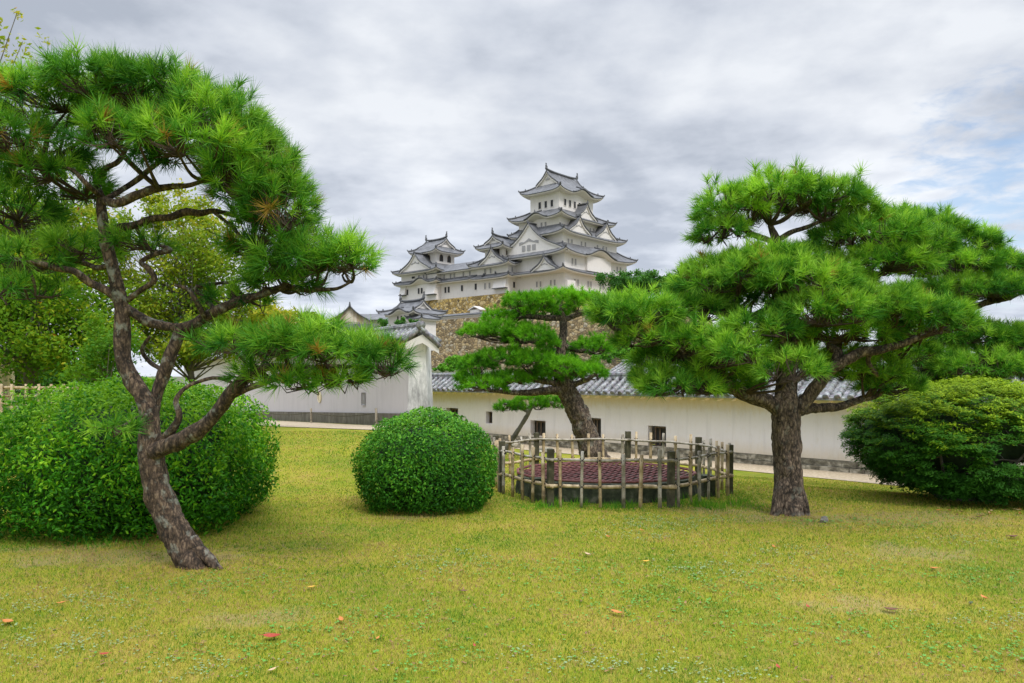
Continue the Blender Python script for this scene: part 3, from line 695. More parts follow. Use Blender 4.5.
def irimoya(parent,ro,ze,rise,axis=1,gin=.25,lift=.8,bumps=(),name='roof'):
    """hip-and-gable roof; axis 1: ridge along E1, 2: along E2"""
    g=gin*min(ro['a'],ro['b']); ri=inset(ro,g); r1=rise*.42
    rf=skirt(parent,ro,ri,ze,r1,lift,bumps,name=name)
    cc=corners(ri,ze+r1-.02)
    if axis==1: dl,dw,ln,wd=E1,E2,ri['a'],ri['b']
    else: dl,dw,ln,wd=E2,E1,ri['b'],ri['a']
    c=cc[0]; h=rise-r1; n=8; S=np.linspace(0,1,n); top=MB(); dk=MB(); wh=MB(); pan=MB(); ov=.5
    prof=lambda s:h*(1-s)*(1-.22*math.sin(math.pi*s))
    mid=c+dw*wd/2
    S=profile(S,None); N_=len(S); prof=lambda s:h*(1-abs(s))*(1-.22*math.sin(math.pi*abs(s))); i=np.arange(N_-1)
    F0=np.array([mid+dw*wd/2*s+UP*prof(s)-dl*ov for s in S]); F1=F0+dl*(ln+2*ov)
    top.add(np.vstack([F0,F1]),np.stack([i,i+1,N_+i+1,N_+i],1))
    for Fp,sd in ((F0,-1),(F1,1)):
        wh=MB(); pan=MB(); Lw=Fp-UP*.42; wh.add(np.vstack([Fp,Lw,Lw-dl*sd*ov]),np.vstack([np.stack([i,i+1,N_+i+1,N_+i],1),np.stack([N_+i,N_+i+1,2*N_+i+1,2*N_+i],1)]))
        dk.tube(Fp+UP*.1,.19,6)
        pp=[p-dl*sd*(ov+.02) for p in Fp]; cbase=mid+(dl*ln if sd>0 else 0)-dl*sd*.02
        pan.add(np.array([cbase]+pp),None,[(0,a,a+1) for a in range(1,N_)]); wh.build('bargeboard',M_white,rf); pan.build('gable_panel',M_white,rf)
        o=MB(); q=mid+(dl*ln if sd>0 else 0)+UP*h*.4+dl*sd*.1; o.box(q,dw*wd*.09,dl*.05,UP*h*.05); o.box(q+UP*h*.09,dw*wd*.03,dl*.05,UP*h*.04); o.build('gable_pendant',M_wing,rf)
    A=mid+UP*(h+.18)-dl*(ov+.1); B=mid+UP*(h+.18)+dl*(ln+ov+.1)
    k=9; pts=[A+(B-A)*t+UP*.35*abs(2*t-1)**3 for t in np.linspace(0,1,k)]
    dk.tube(pts,.30,6)
    for e_,s_ in ((pts[0],1),(pts[-1],-1)):
        # fish finial
        dk.tube([e_,e_+UP*.5+dl*s_*.15,e_+UP*1.0-dl*s_*.05,e_+UP*1.5+dl*s_*.2],[.30,.32,.18,.05],7)
        dk.box(e_+UP*1.35,dw*.05,dl*.22,UP*.14)
    u=top.build('upper_roof',M_ctile,rf,True); dk.build('ridge_tiles',M_dark,rf)
    return rf
def windows(parent,r,side,ss,zc,hw=.3,hh=.65,mat=None,arch=False):
    """side 0: right-hand face (along E1, at the near corner), side 3: left-hand face (along E2); ss = metres from near corner"""
    d,n_=(E1,-E2) if side==0 else (E2,-E1)
    for s in ss:
        m=MB(); c=r['c']+d*s+UP*zc+n_*.06
        if arch:
            a=np.linspace(0,np.pi,9); ring=[c+d*hw*math.cos(t)+UP*(hh*.35+hw*1.25*math.sin(t)) for t in a]+[c-d*hw-UP*hh,c+d*hw-UP*hh]
            m.add(np.array([c]+ring),None,[(0,i,i%len(ring)+1) for i in range(1,len(ring)+1)])
            wn=m.build('window',M_win,parent)
            f=MB(); pts=[c-d*hw-UP*hh]+ring[:9][::-1]+[c+d*hw-UP*hh]; f.tube(pts,.09,5); f.build('frame',M_frame,wn)
        else:
            m.box(c-n_*.03,d*hw,n_*.03,UP*hh); wn=m.build('window',mat or M_win,parent)
            f=MB(); ringframe(f,c-n_*.05,d,n_,hw,hh,.1,.12); f.build('frame',M_white,wn)
T=[rect_from(560.5,185,519.5,603.6),rect_from(561.5,182.5,508,616),rect_from(564,181,508,626.6),rect_from(566,179,489,637),rect_from(563,178,b=22,pxr=642)]
ZE=[48.2,41.3,36.9,31.7,27.2]; Z0=21.8
OV=[2.0,2.0,1.9,2.0,2.0]
Wl=[inset(t,o) for t,o in zip(T,OV)]
def build_keep():
    c=T[4]['c']; root=empty('castle_keep',c+E1*14+E2*10+UP*Z0,'tall white main keep of the castle with five stacked tiled roofs','castle keep')
    Wl[4]=dict(c=Wl[3]['c']+0,a=Wl[3]['a'],b=Wl[3]['b'])
    tops=[ZE[0]+.1,ZE[1]+.1,ZE[2]+.1,ZE[3]+.1,ZE[4]+.1]; bots=[ZE[1]+1.5,ZE[2]+1.0,ZE[3]+1.2,ZE[4]+1.0,Z0]
    for i in range(5): wall_body(root,Wl[i],bots[i]-.8,tops[i])
    irimoya(root,T[0],ZE[0],5.9,1,.24,.9,[(0,.52,.26,1.3)])
    skirt(root,T[1],Wl[0],ZE[1],2.5,.9,[(3,.52,.24,1.35)])
    skirt(root,T[2],Wl[1],ZE[2],2.5,.9)
    skirt(root,T[3],Wl[2],ZE[3],2.9,1.0,[(0,.48,.24,1.9)])
    skirt(root,T[4],Wl[4],ZE[4],1.0,.8)
    def onface(r,side,s,z,out=0):
        d,n_=(E1,-E2) if side==0 else (E2,-E1)
        return r['c']+d*s+UP*z+n_*out,d,n_
    # gables: right face
    P,d,n_=onface(T[1],0,T[1]['a']*.49,ZE[1]+.5,-1.0); gable(root,P,d,n_,8.6,3.8,5)
    for s in (.27,.70):
        P,d,n_=onface(T[2],0,T[2]['a']*s,ZE[2]+.45,-1.0); gable(root,P,d,n_,9.6,4.1,5)
    # great gable on left face
    P,d,n_=onface(T[3],3,T[3]['b']*.50,ZE[3]+.3,-1.2); gable(root,P,d,n_,T[3]['b']*.97,8.0,9,board=.8)
    for k in (-1.7,0,1.7): 
        m=MB(); m.box(P+d*k+UP*1.9+n_*.05,d*.55,n_*.06,UP*.7); m.build('window',M_wing,root)
    P,d,n_=onface(T[4],3,6.2,ZE[4]+.3,-.6); gable(root,P,d,n_,8.0,3.3,5)
    windows(root,Wl[0],3,[Wl[0]['b']*f for f in (.24,.45,.66)],ZE[0]-2.9,.42,.85)
    windows(root,Wl[0],0,[Wl[0]['a']*f for f in (.16,.30,.44,.58)],ZE[0]-2.6,.42,.85)
    windows(root,Wl[1],3,[4.6,5.9,7.8,9.0],ZE[1]-1.7,.32,.8,M_wing); windows(root,Wl[1],0,[12.5,14,16.5],ZE[1]-1.9,.3,.7,M_wing)
    windows(root,Wl[2],0,[2.2,3.6,7.6,9.2,14.5,17.2,18.5],ZE[2]-2.0,.32,.75,M_wing)
    windows(root,Wl[3],0,[3.0,4.3,9.0,10.2,17,18.3,22.5,24],ZE[3]-1.9,.35,.8,M_wing); windows(root,Wl[3],3,[4,5.4],ZE[3]-1.8,.35,.7,M_wing)
    windows(root,Wl[4],0,[4.0,5.3,9.5,10.7,14.8,16,20,21.3],ZE[4]-2.4,.35,.8,M_wing); windows(root,Wl[4],3,[3,4.2,7.5,8.7],ZE[4]-2.6,.3,.7,M_wing)
    # bowed lattice bay of the second storey, beneath the curved gable
    m=MB(); q=Wl[3]['c']+E1*Wl[3]['a']*.50-E2*.35+UP*(ZE[3]-1.7); m.box(q,E1*5.2,E2*.35,UP*1.9); m.build('lattice_bay',M_white,root)
    m=MB()
    for zz_ in (ZE[4]-3.4,): m.box(Wl[4]['c']+E1*1.6-E2*.4+UP*(Z0+2.0),E1*1.6,E2*.5,UP*1.2)
    m.build('stone_drop_box',M_white,root)
build_keep()
# west range: long two-storeyed corridor between two small keeps
CW=dict(c=np.array([(508-512)/F*190,190.,0]),a=10.,b=25.)
ZB=22.7
def drop_box(parent,c,d,n_,hw,z,h):
    m=MB(); V=[]
    for s,o,zz_ in ((-1,0,h),(1,0,h),(1,.2,h),(-1,.2,h),(-1,0,0),(1,0,0),(1,.9,0),(-1,.9,0)): V.append(c+d*hw*s+n_*o+UP*(z+zz_))
    m.add(V,[(0,1,2,3),(4,7,6,5),(3,2,6,7),(0,3,7,4),(1,5,6,2)]); b_=m.build('stone_drop_box',M_white,parent)
    k=MB(); k.box(c+n_*.5+UP*(z-.1),d*(hw+.1),n_*.55,UP*.1); k.build('ledge',M_dark,b_)
def build_range():
    # west small keep (right) with its lower storeys
    rW=dict(c=CW['c'],a=8.5,b=11.); 
    root=empty('small_west_keep',rW['c']+E1*4+E2*5+UP*ZB,'small white turret at the near corner of the castle with one gable facing left','castle turret')
    wall_body(root,rW,ZB,30.8)
    out=inset(rW,-1.6); skirt(root,out,inset(rW,-.02),27.0,1.1,.5)
    out2=inset(rW,-1.8); up_=inset(rW,.5,2.4); 
    skirt(root,out2,up_,30.1,2.3,.7,[(0,.48,.30,1.0)])
    wall_body(root,up_,31.6,35.0); irimoya(root,inset(up_,-1.9),34.7,3.3,1,.20,.6)
    gable(root,out2['c']+E2*6.2+UP*30.5+E1*.5,E2,-E1,8.8,3.9,5)
    windows(root,up_,0,[1.9,5.0],33.6,.5,.7,arch=True); windows(root,up_,3,[1.5],33.6,.5,.75,arch=True)
    windows(root,rW,0,[2.2,4.4],25.0,.4,.75); windows(root,rW,3,[6,8],28.9,.32,.7,M_wing); windows(root,rW,0,[1.5,3.5,6],28.8,.32,.7,M_wing)
    windows(root,rW,3,[6.4,8.0],25.1,.35,.75,M_wing)
    drop_box(root,rW['c']+E2*2.4,E2,-E1,2.2,ZB+1.5,2.3); drop_box(root,rW['c']+E1*6.8,E1,-E2,1.4,ZB+1.4,2.1)
    # corridor
    rC=dict(c=CW['c']+E2*11+E1*.4,a=7.,b=15.)
    root=empty('castle_corridor',rC['c']+E1*3+E2*7+UP*ZB,'long white two storey corridor of the castle between its two small turrets','castle building')
    wall_body(root,rC,ZB,30.6)
    ro=dict(c=rC['c']-E1*1.6-E2*3,a=rC['a']+3.2,b=rC['b']+6)
    ri=dict(c=rC['c']-E2*3,a=rC['a'],b=rC['b']+6)
    skirt(root,ro,inset(ri,.02,.02),27.4,1.1,0)
    ro=dict(c=rC['c']-E1*1.7-E2*4,a=rC['a']+3.4,b=rC['b']+8); ri=dict(c=ro['c']+E1*4.9,a=.6,b=ro['b']); skirt(root,ro,ri,30.1,2.7,0)
    windows(root,rC,3,[3.0,5.5,9.0,10.5,13],28.9,.32,.65,M_wing); windows(root,rC,3,[.8,6.0,11.2,12.5],25.3,.42,.8)
    # north-west small keep (left)
    rN=dict(c=CW['c']+E2*25.5-E1*1.2,a=13.,b=15.)
    root=empty('small_north_keep',rN['c']+E1*4+E2*7+UP*ZB,'small white turret at the far left end of the castle with arched windows','castle turret')
    wall_body(root,rN,ZB,31.0)
    skirt(root,inset(rN,-1.6),inset(rN,-.02),27.7,1.1,.5,[(3,.62,.24,1.3)])
    upN=dict(c=rN['c']+E2*3.6+E1*3.2,a=7.0,b=7.8)
    skirt(root,inset(rN,-1.9),upN,30.8,2.8,.7)
    wall_body(root,upN,32.8,37.0); irimoya(root,inset(upN,-2.0),36.7,4.1,2,.19,.8)
    gable(root,inset(rN,-1.9)['c']+E2*9.3+UP*31.2+E1*.6,E2,-E1,13.0,4.9,6)
    windows(root,upN,0,[1.9,4.9],35.0,.6,.85,arch=True); windows(root,upN,3,[3.2],35.0,.6,.85,arch=True)
    windows(root,rN,3,[4.0,5.2,7.2],29.4,.32,.65,M_wing); windows(root,rN,3,[6.0,7.3,12.2],25.6,.42,.8); windows(root,rN,3,[9.6],29.6,.7,.3)
    drop_box(root,rN['c']+E2*1.9,E2,-E1,1.9,ZB+1.6,2.6); drop_box(root,rN['c']+E2*13.8,E2,-E1,1.2,ZB+2.2,2.6)
    # link to the keep
    rL=dict(c=CW['c']+E1*7.0-E2*4.5,a=8,b=7.)
    root=empty('castle_link',rL['c']+UP*ZB,'low white passage building joining the near turret to the main keep','castle building')
    wall_body(root,rL,20.6,29.0); skirt(root,inset(rL,-1.5),inset(rL,-.02),25.0,1.0,.4); skirt(root,inset(rL,-1.5),dict(c=rL['c']+E1*1+E2*2.5,a=6,b=1),28.9,2.4,.4)
    windows(root,rL,0,[1.5,3.2],23.3,.4,.7)
build_range()
def batter(name,r,z0,z1,slope,mat,label,cat='stone rampart'):
    rb=inset(r,-(z1-z0)*slope); n=12; root=None
    m=MB(); ct=corners(r,z1); cb=corners(rb,z0)
    for s in range(4):
        V=[]; 
        for k in range(n+1):
            t=k/n; f=t**.8
            V+= [cb[s]*(1-f)+ct[s]*f,cb[(s+1)%4]*(1-f)+ct[(s+1)%4]*f]
            V[-2][2]=V[-1][2]=z0+(z1-z0)*t
        m.add(V,[(2*k,2*k+1,2*k+3,2*k+2) for k in range(n)])
    m.add(ct,[(0,1,2,3)]); o=m.build(name,mat); return tag(o,label,cat)
batter('stone_rampart',dict(c=CW['c']-E2*.5-E1*.6,a=24,b=41),12,ZB,.22,M_stone,'ochre stone rampart carrying the white corridor of the castle')
batter('stone_rampart',dict(c=Wl[3]['c']-E1*.6-E2*.6,a=Wl[3]['a']+3,b=Wl[3]['b']+3),12,Z0+.3,.25,M_stone,'ochre stone base right under the main keep')
rl=dict(c=CW['c']-E1*9-E2*40,a=40,b=72)
batter('stone_rampart',rl,-1,16.2,.22,M_stone2,'brown lower stone rampart at the foot of the castle hill')
# low tiled wall on the lower rampart
def parapet():
    q=rl['c']+E2*48+E1*.8; root=empty('parapet_wall',q+UP*16.2,'thin white tiled parapet on the edge of the lower rampart','wall')
    m=MB(); m.box(q+UP*16.6,E2*24,E1*.3,UP*.45); m.build('wall',M_white,root)
    r=dict(c=q-E2*24.3-E1*.8,a=1.6,b=48.6); skirt(root,r,inset(r,.75),17.1,.45,0)
    rg=dict(c=rl['c']+E2*42+E1*.6,a=1.6,b=3.2); root=empty('rampart_gate',rg['c']+UP*16.2,'tiny white gate on the edge of the lower rampart','gate')
    wall_body(root,rg,16.2,18.2)
    m=MB(); c=rg['c']+E1*.8+E2*1.6+UP*18.2
    for sg in (-1,1): m.box(c+E2*sg*1.0+UP*.35,E2*1.15-UP*sg*.45,E1*1.1,UP*.1)
    m.build('roof',M_white,root)
parapet()
# gatehouse and boarded hall to the left of the castle
def left_houses():
    Yc=165; r=dict(c=np.array([(414-512)/F*Yc,Yc,0]),a=6.5,b=9.); z=lambda py:EYE+(HOR-py)/F*Yc
    root=empty('gatehouse',r['c']+UP*z(345),'small white gatehouse with flared tiled roof below the castle turret','gatehouse')
    wall_body(root,r,z(350),z(312.5)); irimoya(root,inset(r,-1.7),z(313),z(301)-z(313)+.4,2,.27,.7,[(3,.6,.3,1.1)])
    windows(root,r,3,[4.2,5.4],z(318),.28,.7,M_win)
    r2=dict(c=r['c']-E1*.5-E2*3.2,a=4.,b=3.4); wall_body(root,r2,z(350),z(319)); skirt(root,inset(r2,-.9),inset(r2,1.0),z(319),.9,.3)
    Y2=150; c=at(372,330,Y2); th=R(28); 
    dT=np.array([1,.12,0]); dT/=np.linalg.norm(dT); dN=np.array([dT[1],-dT[0],0]); dN=-dN if dN[1]>0 else dN
    root=empty('boarded_hall',at(350,333,Y2),'brown weathered gabled hall with peeling boards left of the gatehouse','hall')
    base=at(350,328,Y2); h=(328-308)/F*Y2; 
    n=8; prof=lambda s:(322-306.5)/F*Y2*(1-s)*(1-.2*math.sin(math.pi*s)); w_=8.4
    m=MB(); m.box(base+UP*.3-dN*6,dT*3.6,dN*6,UP*.95); m.build('wall',M_white,root)
    P=at(350,321.5,Y2); S=np.linspace(0,1,n); top=MB();pan=MB();dk=MB()
    for sg in (-1,1):
        Fp=[P+dT*sg*w_/2*s+UP*prof(s)+dN*.5 for s in S]; Bk=[p-dN*11 for p in Fp]; i=np.arange(n-1); top.add(np.array(Fp+Bk),np.stack([i,i+1,n+i+1,n+i],1)); dk.tube(np.array(Fp),.16,6)
        pp=[P+dT*sg*w_/2*s*.96+UP*(prof(s)*.96) for s in S]; lo=[np.array([q[0],q[1],base[2]+.2]) for q in pp]
        pan.add(np.array(pp+lo),np.stack([i,i+1,n+i+1,n+i],1))
    pan.add([P+dT*3.4+UP*0-dN*.02,P-dT*3.4-dN*.02,base-dT*3.4+UP*.2-dN*.02,base+dT*3.4+UP*.2-dN*.02],[(0,1,2,3)])
    top.build('roof',M_ctile,root,True); dk.tube([P+UP*prof(0)+dN*.5,P+UP*(prof(0)+.8)+dN*.5],[.25,.1],6); dk.build('ridge',M_dark,root); pan.build('gable_panel',M_brownwall,root)
    m=MB(); m.box(at(374,323.5,Y2+4),np.array([2.4,0,0]),np.array([0,1.5,0]),UP*.75); m.build('side_wing',M_white,root)
    m=MB(); m.add([at(360,314,Y2+4),at(384,314,Y2+4),at(386,319.5,Y2),at(366,319.5,Y2)],[(0,1,2,3)]); m.build('wing_roof',M_ctile,root)
    Y3=120
    root=empty('low_boundary_wall',at(350,340,Y3),'low cream wall with grey coping below the boarded hall','wall')
    m=MB(); m.box(at(345,334,Y3),np.array([4.8,0,0]),np.array([0,.3,0]),UP*1.0); m.build('wall',M_white,root)
    m=MB(); m.box(at(345,326.8,Y3),np.array([5.1,0,0]),np.array([0,.9,0]),UP*.22); m.box(at(345,325.2,Y3),np.array([5.0,0,0]),np.array([0,.3,0]),UP*.2); m.build('coping',M_ctile,root)
left_houses()
# ---------------------------------------------------------------- vegetation
def unit(n):
    v=rng.normal(size=(n,3)); return v/np.linalg.norm(v,axis=1)[:,None]
def tufts(base,axis,nn,length,wd,tint,spread=1.0):
    """needle sprays; returns tri soup"""
    n=len(base); N_=n*nn
    b=np.repeat(base,nn,0); a=np.repeat(axis,nn,0); ln=np.repeat(length if not np.isscalar(length) else np.full(n,length),nn)
    r=unit(N_); perp_=r-a*(r*a).sum(1)[:,None]; perp_/=np.linalg.norm(perp_,axis=1)[:,None]+1e-9
    u=rng.random(N_); ang=np.radians(12+rng.random(N_)**.8*63*spread)
    ang=np.where(u>.85,ang*.6,ang)
    d=a*np.cos(ang)[:,None]+perp_*np.sin(ang)[:,None]; d[:,2]-=.06
    st=b+a*(u*ln*.55)[:,None]
    L_=ln*rng.uniform(.75,1.1,N_)
    tip=st+d*L_[:,None]; midp=st+d*(L_*.5)[:,None]+np.array([0,0,.02])*(ln*.5)[:,None]
    side=np.cross(d,unit(N_)); side/=np.linalg.norm(side,axis=1)[:,None]+1e-9; side*=wd
    V=np.stack([st-side,st+side,tip],1).reshape(-1,3)
    tt=np.clip(np.repeat(tint,nn)+rng.normal(0,.13,N_),0,.93)
    tt=np.where(np.repeat(tint,nn)>1.2,1.0,tt)
    return V,np.repeat(tt,3)
def pads_to_world(pads,D):
    o=[]
    for p in pads:
        px,py,dD,rx,ry=p[:5]; dd=D+dD; c=at(px,py,dd); ax=rx/F*dd; az=ry/F*dd; ay=p[5] if len(p)>5 else min(ax,ax*.5+.35)
        o.append((c,np.array([ax,ay,az]),(p[6] if len(p)>6 else 1.0)))
    return o
def pine(name,label,D,pads,stems,base_tint=.45,dens=130,nn=46,nlen=.135,wd=.0016,mat=None,barkm=None,trunkseg=None,group=None,brown=.012,fork=.25,twigd=1.0,rootspread=1.0,lenvar=.2,lower=-.15):
    mat=mat or M_needle; barkm=barkm or M_bark
    W_=pads_to_world(pads,D)
    b0=stems[0][0]; root=empty(name,(at(b0[0],b0[1],D)),label,'pine tree',group)
    # trunk = first stem, limbs = others; stem points: (px,py,dD,width_px)
    skel=[]
    def stem3(pts):
        P=np.array([[*at(p[0],p[1],D+p[2]),p[3]/F*(D+p[2])/2] for p in pts]); ln=np.linalg.norm(np.diff(P[:,:3],axis=0),axis=1).sum()
        return P,ln
    for si,pts in enumerate(stems):
        if si==0:
            q0,q1=pts[0],pts[1]; k_=26/max(1,q0[1]-q1[1])*9.0/D; pts=[(q0[0]+(q0[0]-q1[0])*k_,q0[1]+(q0[1]-q1[1])*k_,q0[2],q0[3]*1.1)]+list(pts)
        P,ln=stem3(pts); thick=P[:,3].max(); n=max(8,int(ln/(.016 if thick>.05 else .04))); Sp=spline(P,n)
        rad=np.maximum(Sp[:,3],.006)
        # natural wobble
        if si>0:
            for k in range(3):
                Sp[:,k]+=np.array([mnoise.noise(Vector((q[0]*5+k*9,q[1]*5,q[2]*5+si)))*.028 for q in Sp])*np.linspace(0,1,n)**.4*min(1,D/9)
        if si==0:
            f=np.clip(1-np.arange(n)*ln/n/.22,0,1); rad=rad*(1+.38*rootspread*f**2)
        m=MB(); sd_=52 if thick>.08 else (16 if thick>.03 else 8)
        m.tube(Sp[:,:3],rad,sd_,rough=.16 if thick>.03 else .1,seed=si*3.1,freq=9,vfreq=.45)
        m.build('trunk' if si==0 else 'limb',barkm,root,True); skel.append(Sp[:,:3])
    S_=np.vstack([s[len(s)//4:] for s in skel])
    BV=[];BT=[]; tw=MB(); bases=[];axes=[];tints=[];lens=[]
    for (c,r,dm) in W_:
        area=4*np.pi*(((r[0]*r[1])**1.6+(r[0]*r[2])**1.6+(r[1]*r[2])**1.6)/3)**(1/1.6)
        n=int(area*dens*dm); u=unit(n*2); u=u[u[:,2]>lower-.25*rng.random(len(u))][:n]
        n=len(u)
        lump=1+.16*vnoise(u*1.0+c,2.2,3)+.10*vnoise(u+c,5,7)
        rad=rng.uniform(.72,1.0,n)**.6*lump*np.where(rng.random(n)<.12,1.0+.11*rng.random(n)+.06,1.0)*np.where((u[:,2]>.75)&(rng.random(n)<.22),1.3,1.0)
        P=c+u*r*rad[:,None]
        P[:,2]=np.where(u[:,2]<0,c[2]+(P[:,2]-c[2])*.6,P[:,2])
        nr=u/r; nr/=np.linalg.norm(nr,axis=1)[:,None]
        ax=nr*.75+np.array([0,0,.42])+unit(n)*.38; ax/=np.linalg.norm(ax,axis=1)[:,None]
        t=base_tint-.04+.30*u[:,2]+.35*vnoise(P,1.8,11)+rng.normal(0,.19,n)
        t=np.where(rng.random(n)<brown,2.0,t)
        bases.append(P-ax*nlen*.35);axes.append(ax);tints.append(t); lens.append(nlen*rng.uniform(1-lenvar,1+lenvar,n))
        # limb to the pad
        dd=np.linalg.norm(S_-c,axis=1); k=dd.argmin(); near=S_[k]
        hubs=[c+np.array([rng.uniform(-.55,.55)*r[0],rng.uniform(-.5,.5)*r[1],-r[2]*rng.uniform(.2,.5)]) for _ in range(max(3,int(area*2.6)))]
        for h in hubs:
            mid=(near+h)/2+rng.normal(0,.05,3)*min(1,dd[k])-UP*.03; pts=spline([near,mid,h],9)
            tw.tube(pts,np.linspace(max(.009,.012+.022*min(1,r[0])),.009,9),5,cap=False)
        H=np.array(hubs); idx=rng.permutation(n)[:int(n*.75*twigd)]
        for i_ in idx:
            q=bases[-1][i_]; h=H[np.linalg.norm(H-q,axis=1).argmin()]
            mid=(h*.45+q*.55)+rng.normal(0,.03,3)-UP*.02
            tw.tube([h,mid,q+axes[-1][i_]*nlen*.4],[.007,.005,.0035],3,cap=False)
    B=np.vstack(bases);A=np.vstack(axes);Tn=np.concatenate(tints);Ls=np.concatenate(lens)
    V,tt=tufts(B,A,nn,Ls,wd,Tn)
    tw.build('twigs',M_twig,root); mesh_np('needles',V,np.arange(len(V)).reshape(-1,3),mat,root,tint=tt)
    return root
# --- leaning pine on the left
st=[
 [(192,560,0,31.0),(176,533,0,29.1),(163,505,0,27.3),(155,475,0,24.4),(151,450,0,23.4),(149,425,0,17.6),(146,402,.02,17.0),(132,380,.05,17.0),(123,358,.05,15.5),(122,330,.05,15.5),(121,305,.03,14.1),(114,272,0,12.7),(106,243,0,11.3),(102,215,0,9.9),(101,195,0,8.5)],
 [(190,542,-.02,19.0),(203,555,-.06,13.0),(222,571,-.12,6.0)],
 [(151,432,.1,15.6),(153,410,.12,12.7),(160,385,.15,12.7),(168,362,.15,12.7),(176,340,.15,12.0),(181,328,.15,11.3)],
 [(122,306,.03,10.6),(135,314,.05,9.9),(155,324,.1,9.9),(181,328,.15,9.9),(205,318,.15,10.6),(232,304,.1,9.9),(262,294,.05,8.5),(285,288,0,6.4),(308,291,0,5.0),(335,288,-.1,3.5),(352,282,-.1,2.1)],
 [(153,452,-.05,17.2),(172,444,-.1,17.2),(192,434,-.15,17.2),(210,420,-.2,14.1),(226,400,-.25,13.4),(240,384,-.3,12.7),(252,374,-.3,9.9),(275,367,-.3,7.1),(305,368,-.35,5.6),(340,366,-.4,4.2),(378,366,-.4,2.9)],
 [(232,396,-.25,7.1),(250,388,-.3,6.4),(275,378,-.3,6.4),(296,372,-.3,5.0),(320,376,-.4,2.9)],
 [(120,302,.03,9.2),(108,292,0,8.5),(94,284,0,7.7),(75,272,-.1,7.1),(50,266,-.15,6.4),(22,260,-.15,5.0),(-10,254,-.2,4.2)],
 [(112,265,0,6.4),(98,268,.1,5.6),(80,262,.2,5.0),(62,258,.2,4.2),(40,246,.2,2.9)],
 [(106,240,0,8.5),(118,229,.05,9.2),(132,226,.1,8.5),(152,219,.15,7.1),(170,218,.15,7.1),(187,213,.2,8.5),(200,214,.2,7.1),(216,212,.2,5.0),(240,215,.2,3.5)],
 [(102,200,0,8.5),(118,203,-.1,9.2),(135,196,-.1,8.5),(150,190,-.1,9.2),(166,187,-.1,6.4),(185,186,-.1,5.0),(205,182,-.1,4.2),(228,190,-.1,2.9)],
 [(101,196,0,7.1),(97,180,.1,5.6),(106,168,.1,5.0),(120,160,.1,5.0),(130,140,.1,4.2),(150,120,.1,2.9)],
 [(108,198,0,5.6),(130,185,.2,5.6),(155,165,.2,5.0),(180,150,.2,4.2),(210,140,.1,2.9)],
 [(101,197,0,5.6),(88,185,-.2,5.0),(70,170,-.2,4.2),(45,165,-.2,3.5),(25,170,-.2,2.9)],
 [(128,300,.03,6.4),(142,290,0,5.6),(155,280,-.05,5.6),(148,268,-.05,5.6),(142,262,0,5.0),(152,254,0,5.0),(170,250,0,5.6),(160,246,.1,2.9)],
 [(205,317,.1,5.6),(195,300,0,5.0),(188,290,0,4.2),(176,286,0,2.9)],
 [(216,312,.1,4.2),(205,298,.2,5.0),(196,288,.2,4.2),(212,284,.2,3.5),(240,280,.2,3.5),(262,275,.2,2.1)],
 [(160,445,0,10.1),(172,430,-.1,8.6),(180,415,-.15,6.4),(176,400,-.15,5.0),(190,385,-.1,3.5),(215,378,-.1,3.5),(236,384,-.1,2.9),(250,378,-.1,2.1)],
 [(165,372,.15,5.0),(150,362,.3,4.2),(142,350,.3,4.2),(150,336,.3,2.9)],
 [(147,415,-.1,4.2),(136,418,-.3,2.9),(122,425,-.45,2.1),(105,428,-.5,1.4)],
 [(214,212,.2,4.2),(230,225,.1,3.5),(245,245,0,2.9),(255,262,-.1,2.1)],
]
pads=[
 (58,112,.1,56,26,.7),(120,100,0,56,24,.75),(172,108,.1,60,30,.75),(220,138,0,54,38,.75),(256,178,0,42,44,.7),
 (28,148,-.1,42,30,.6),(60,182,.1,46,22,.55,.8),(16,212,0,36,32,.5,.8),(140,132,.5,66,36,.6,.7),(190,148,-.55,60,30,.4,.8),(120,138,-.6,48,24,.35,.7),
 (280,215,-.1,34,46,.5),(262,244,.1,34,46,.45,.8),(240,190,-.3,34,30,.4,.8),(283,268,-.1,26,30,.4,.8),
 (315,262,0,44,24,.45),(350,262,-.1,24,22,.35),(285,285,.1,40,14,.4,.7),
 (250,345,-.3,44,20,.45,.8),(292,345,-.35,44,24,.45),(328,352,-.4,36,22,.4),(366,352,-.4,26,14,.3),(382,366,-.4,26,20,.3),(300,384,-.35,36,14,.3,.8),(265,375,-.2,30,14,.3,.6),(345,380,-.35,28,12,.3,.7),
 (30,262,0,40,20,.45,.75),(80,250,.2,32,14,.4,.6),(140,245,.2,34,13,.35,.7),(25,292,-.1,36,12,.4,.6),
 (205,338,.5,26,14,.35,.6),(112,428,-.5,26,10,.2,.5),(240,300,.3,34,12,.3,.6),
]
pine('leaning_pine','leaning old pine with twisted bare limbs in front of the wide left bush',6.72,pads,st,.50,60,42,.155,.0037,M_needle,M_bark2,brown=.022,lower=-.2)
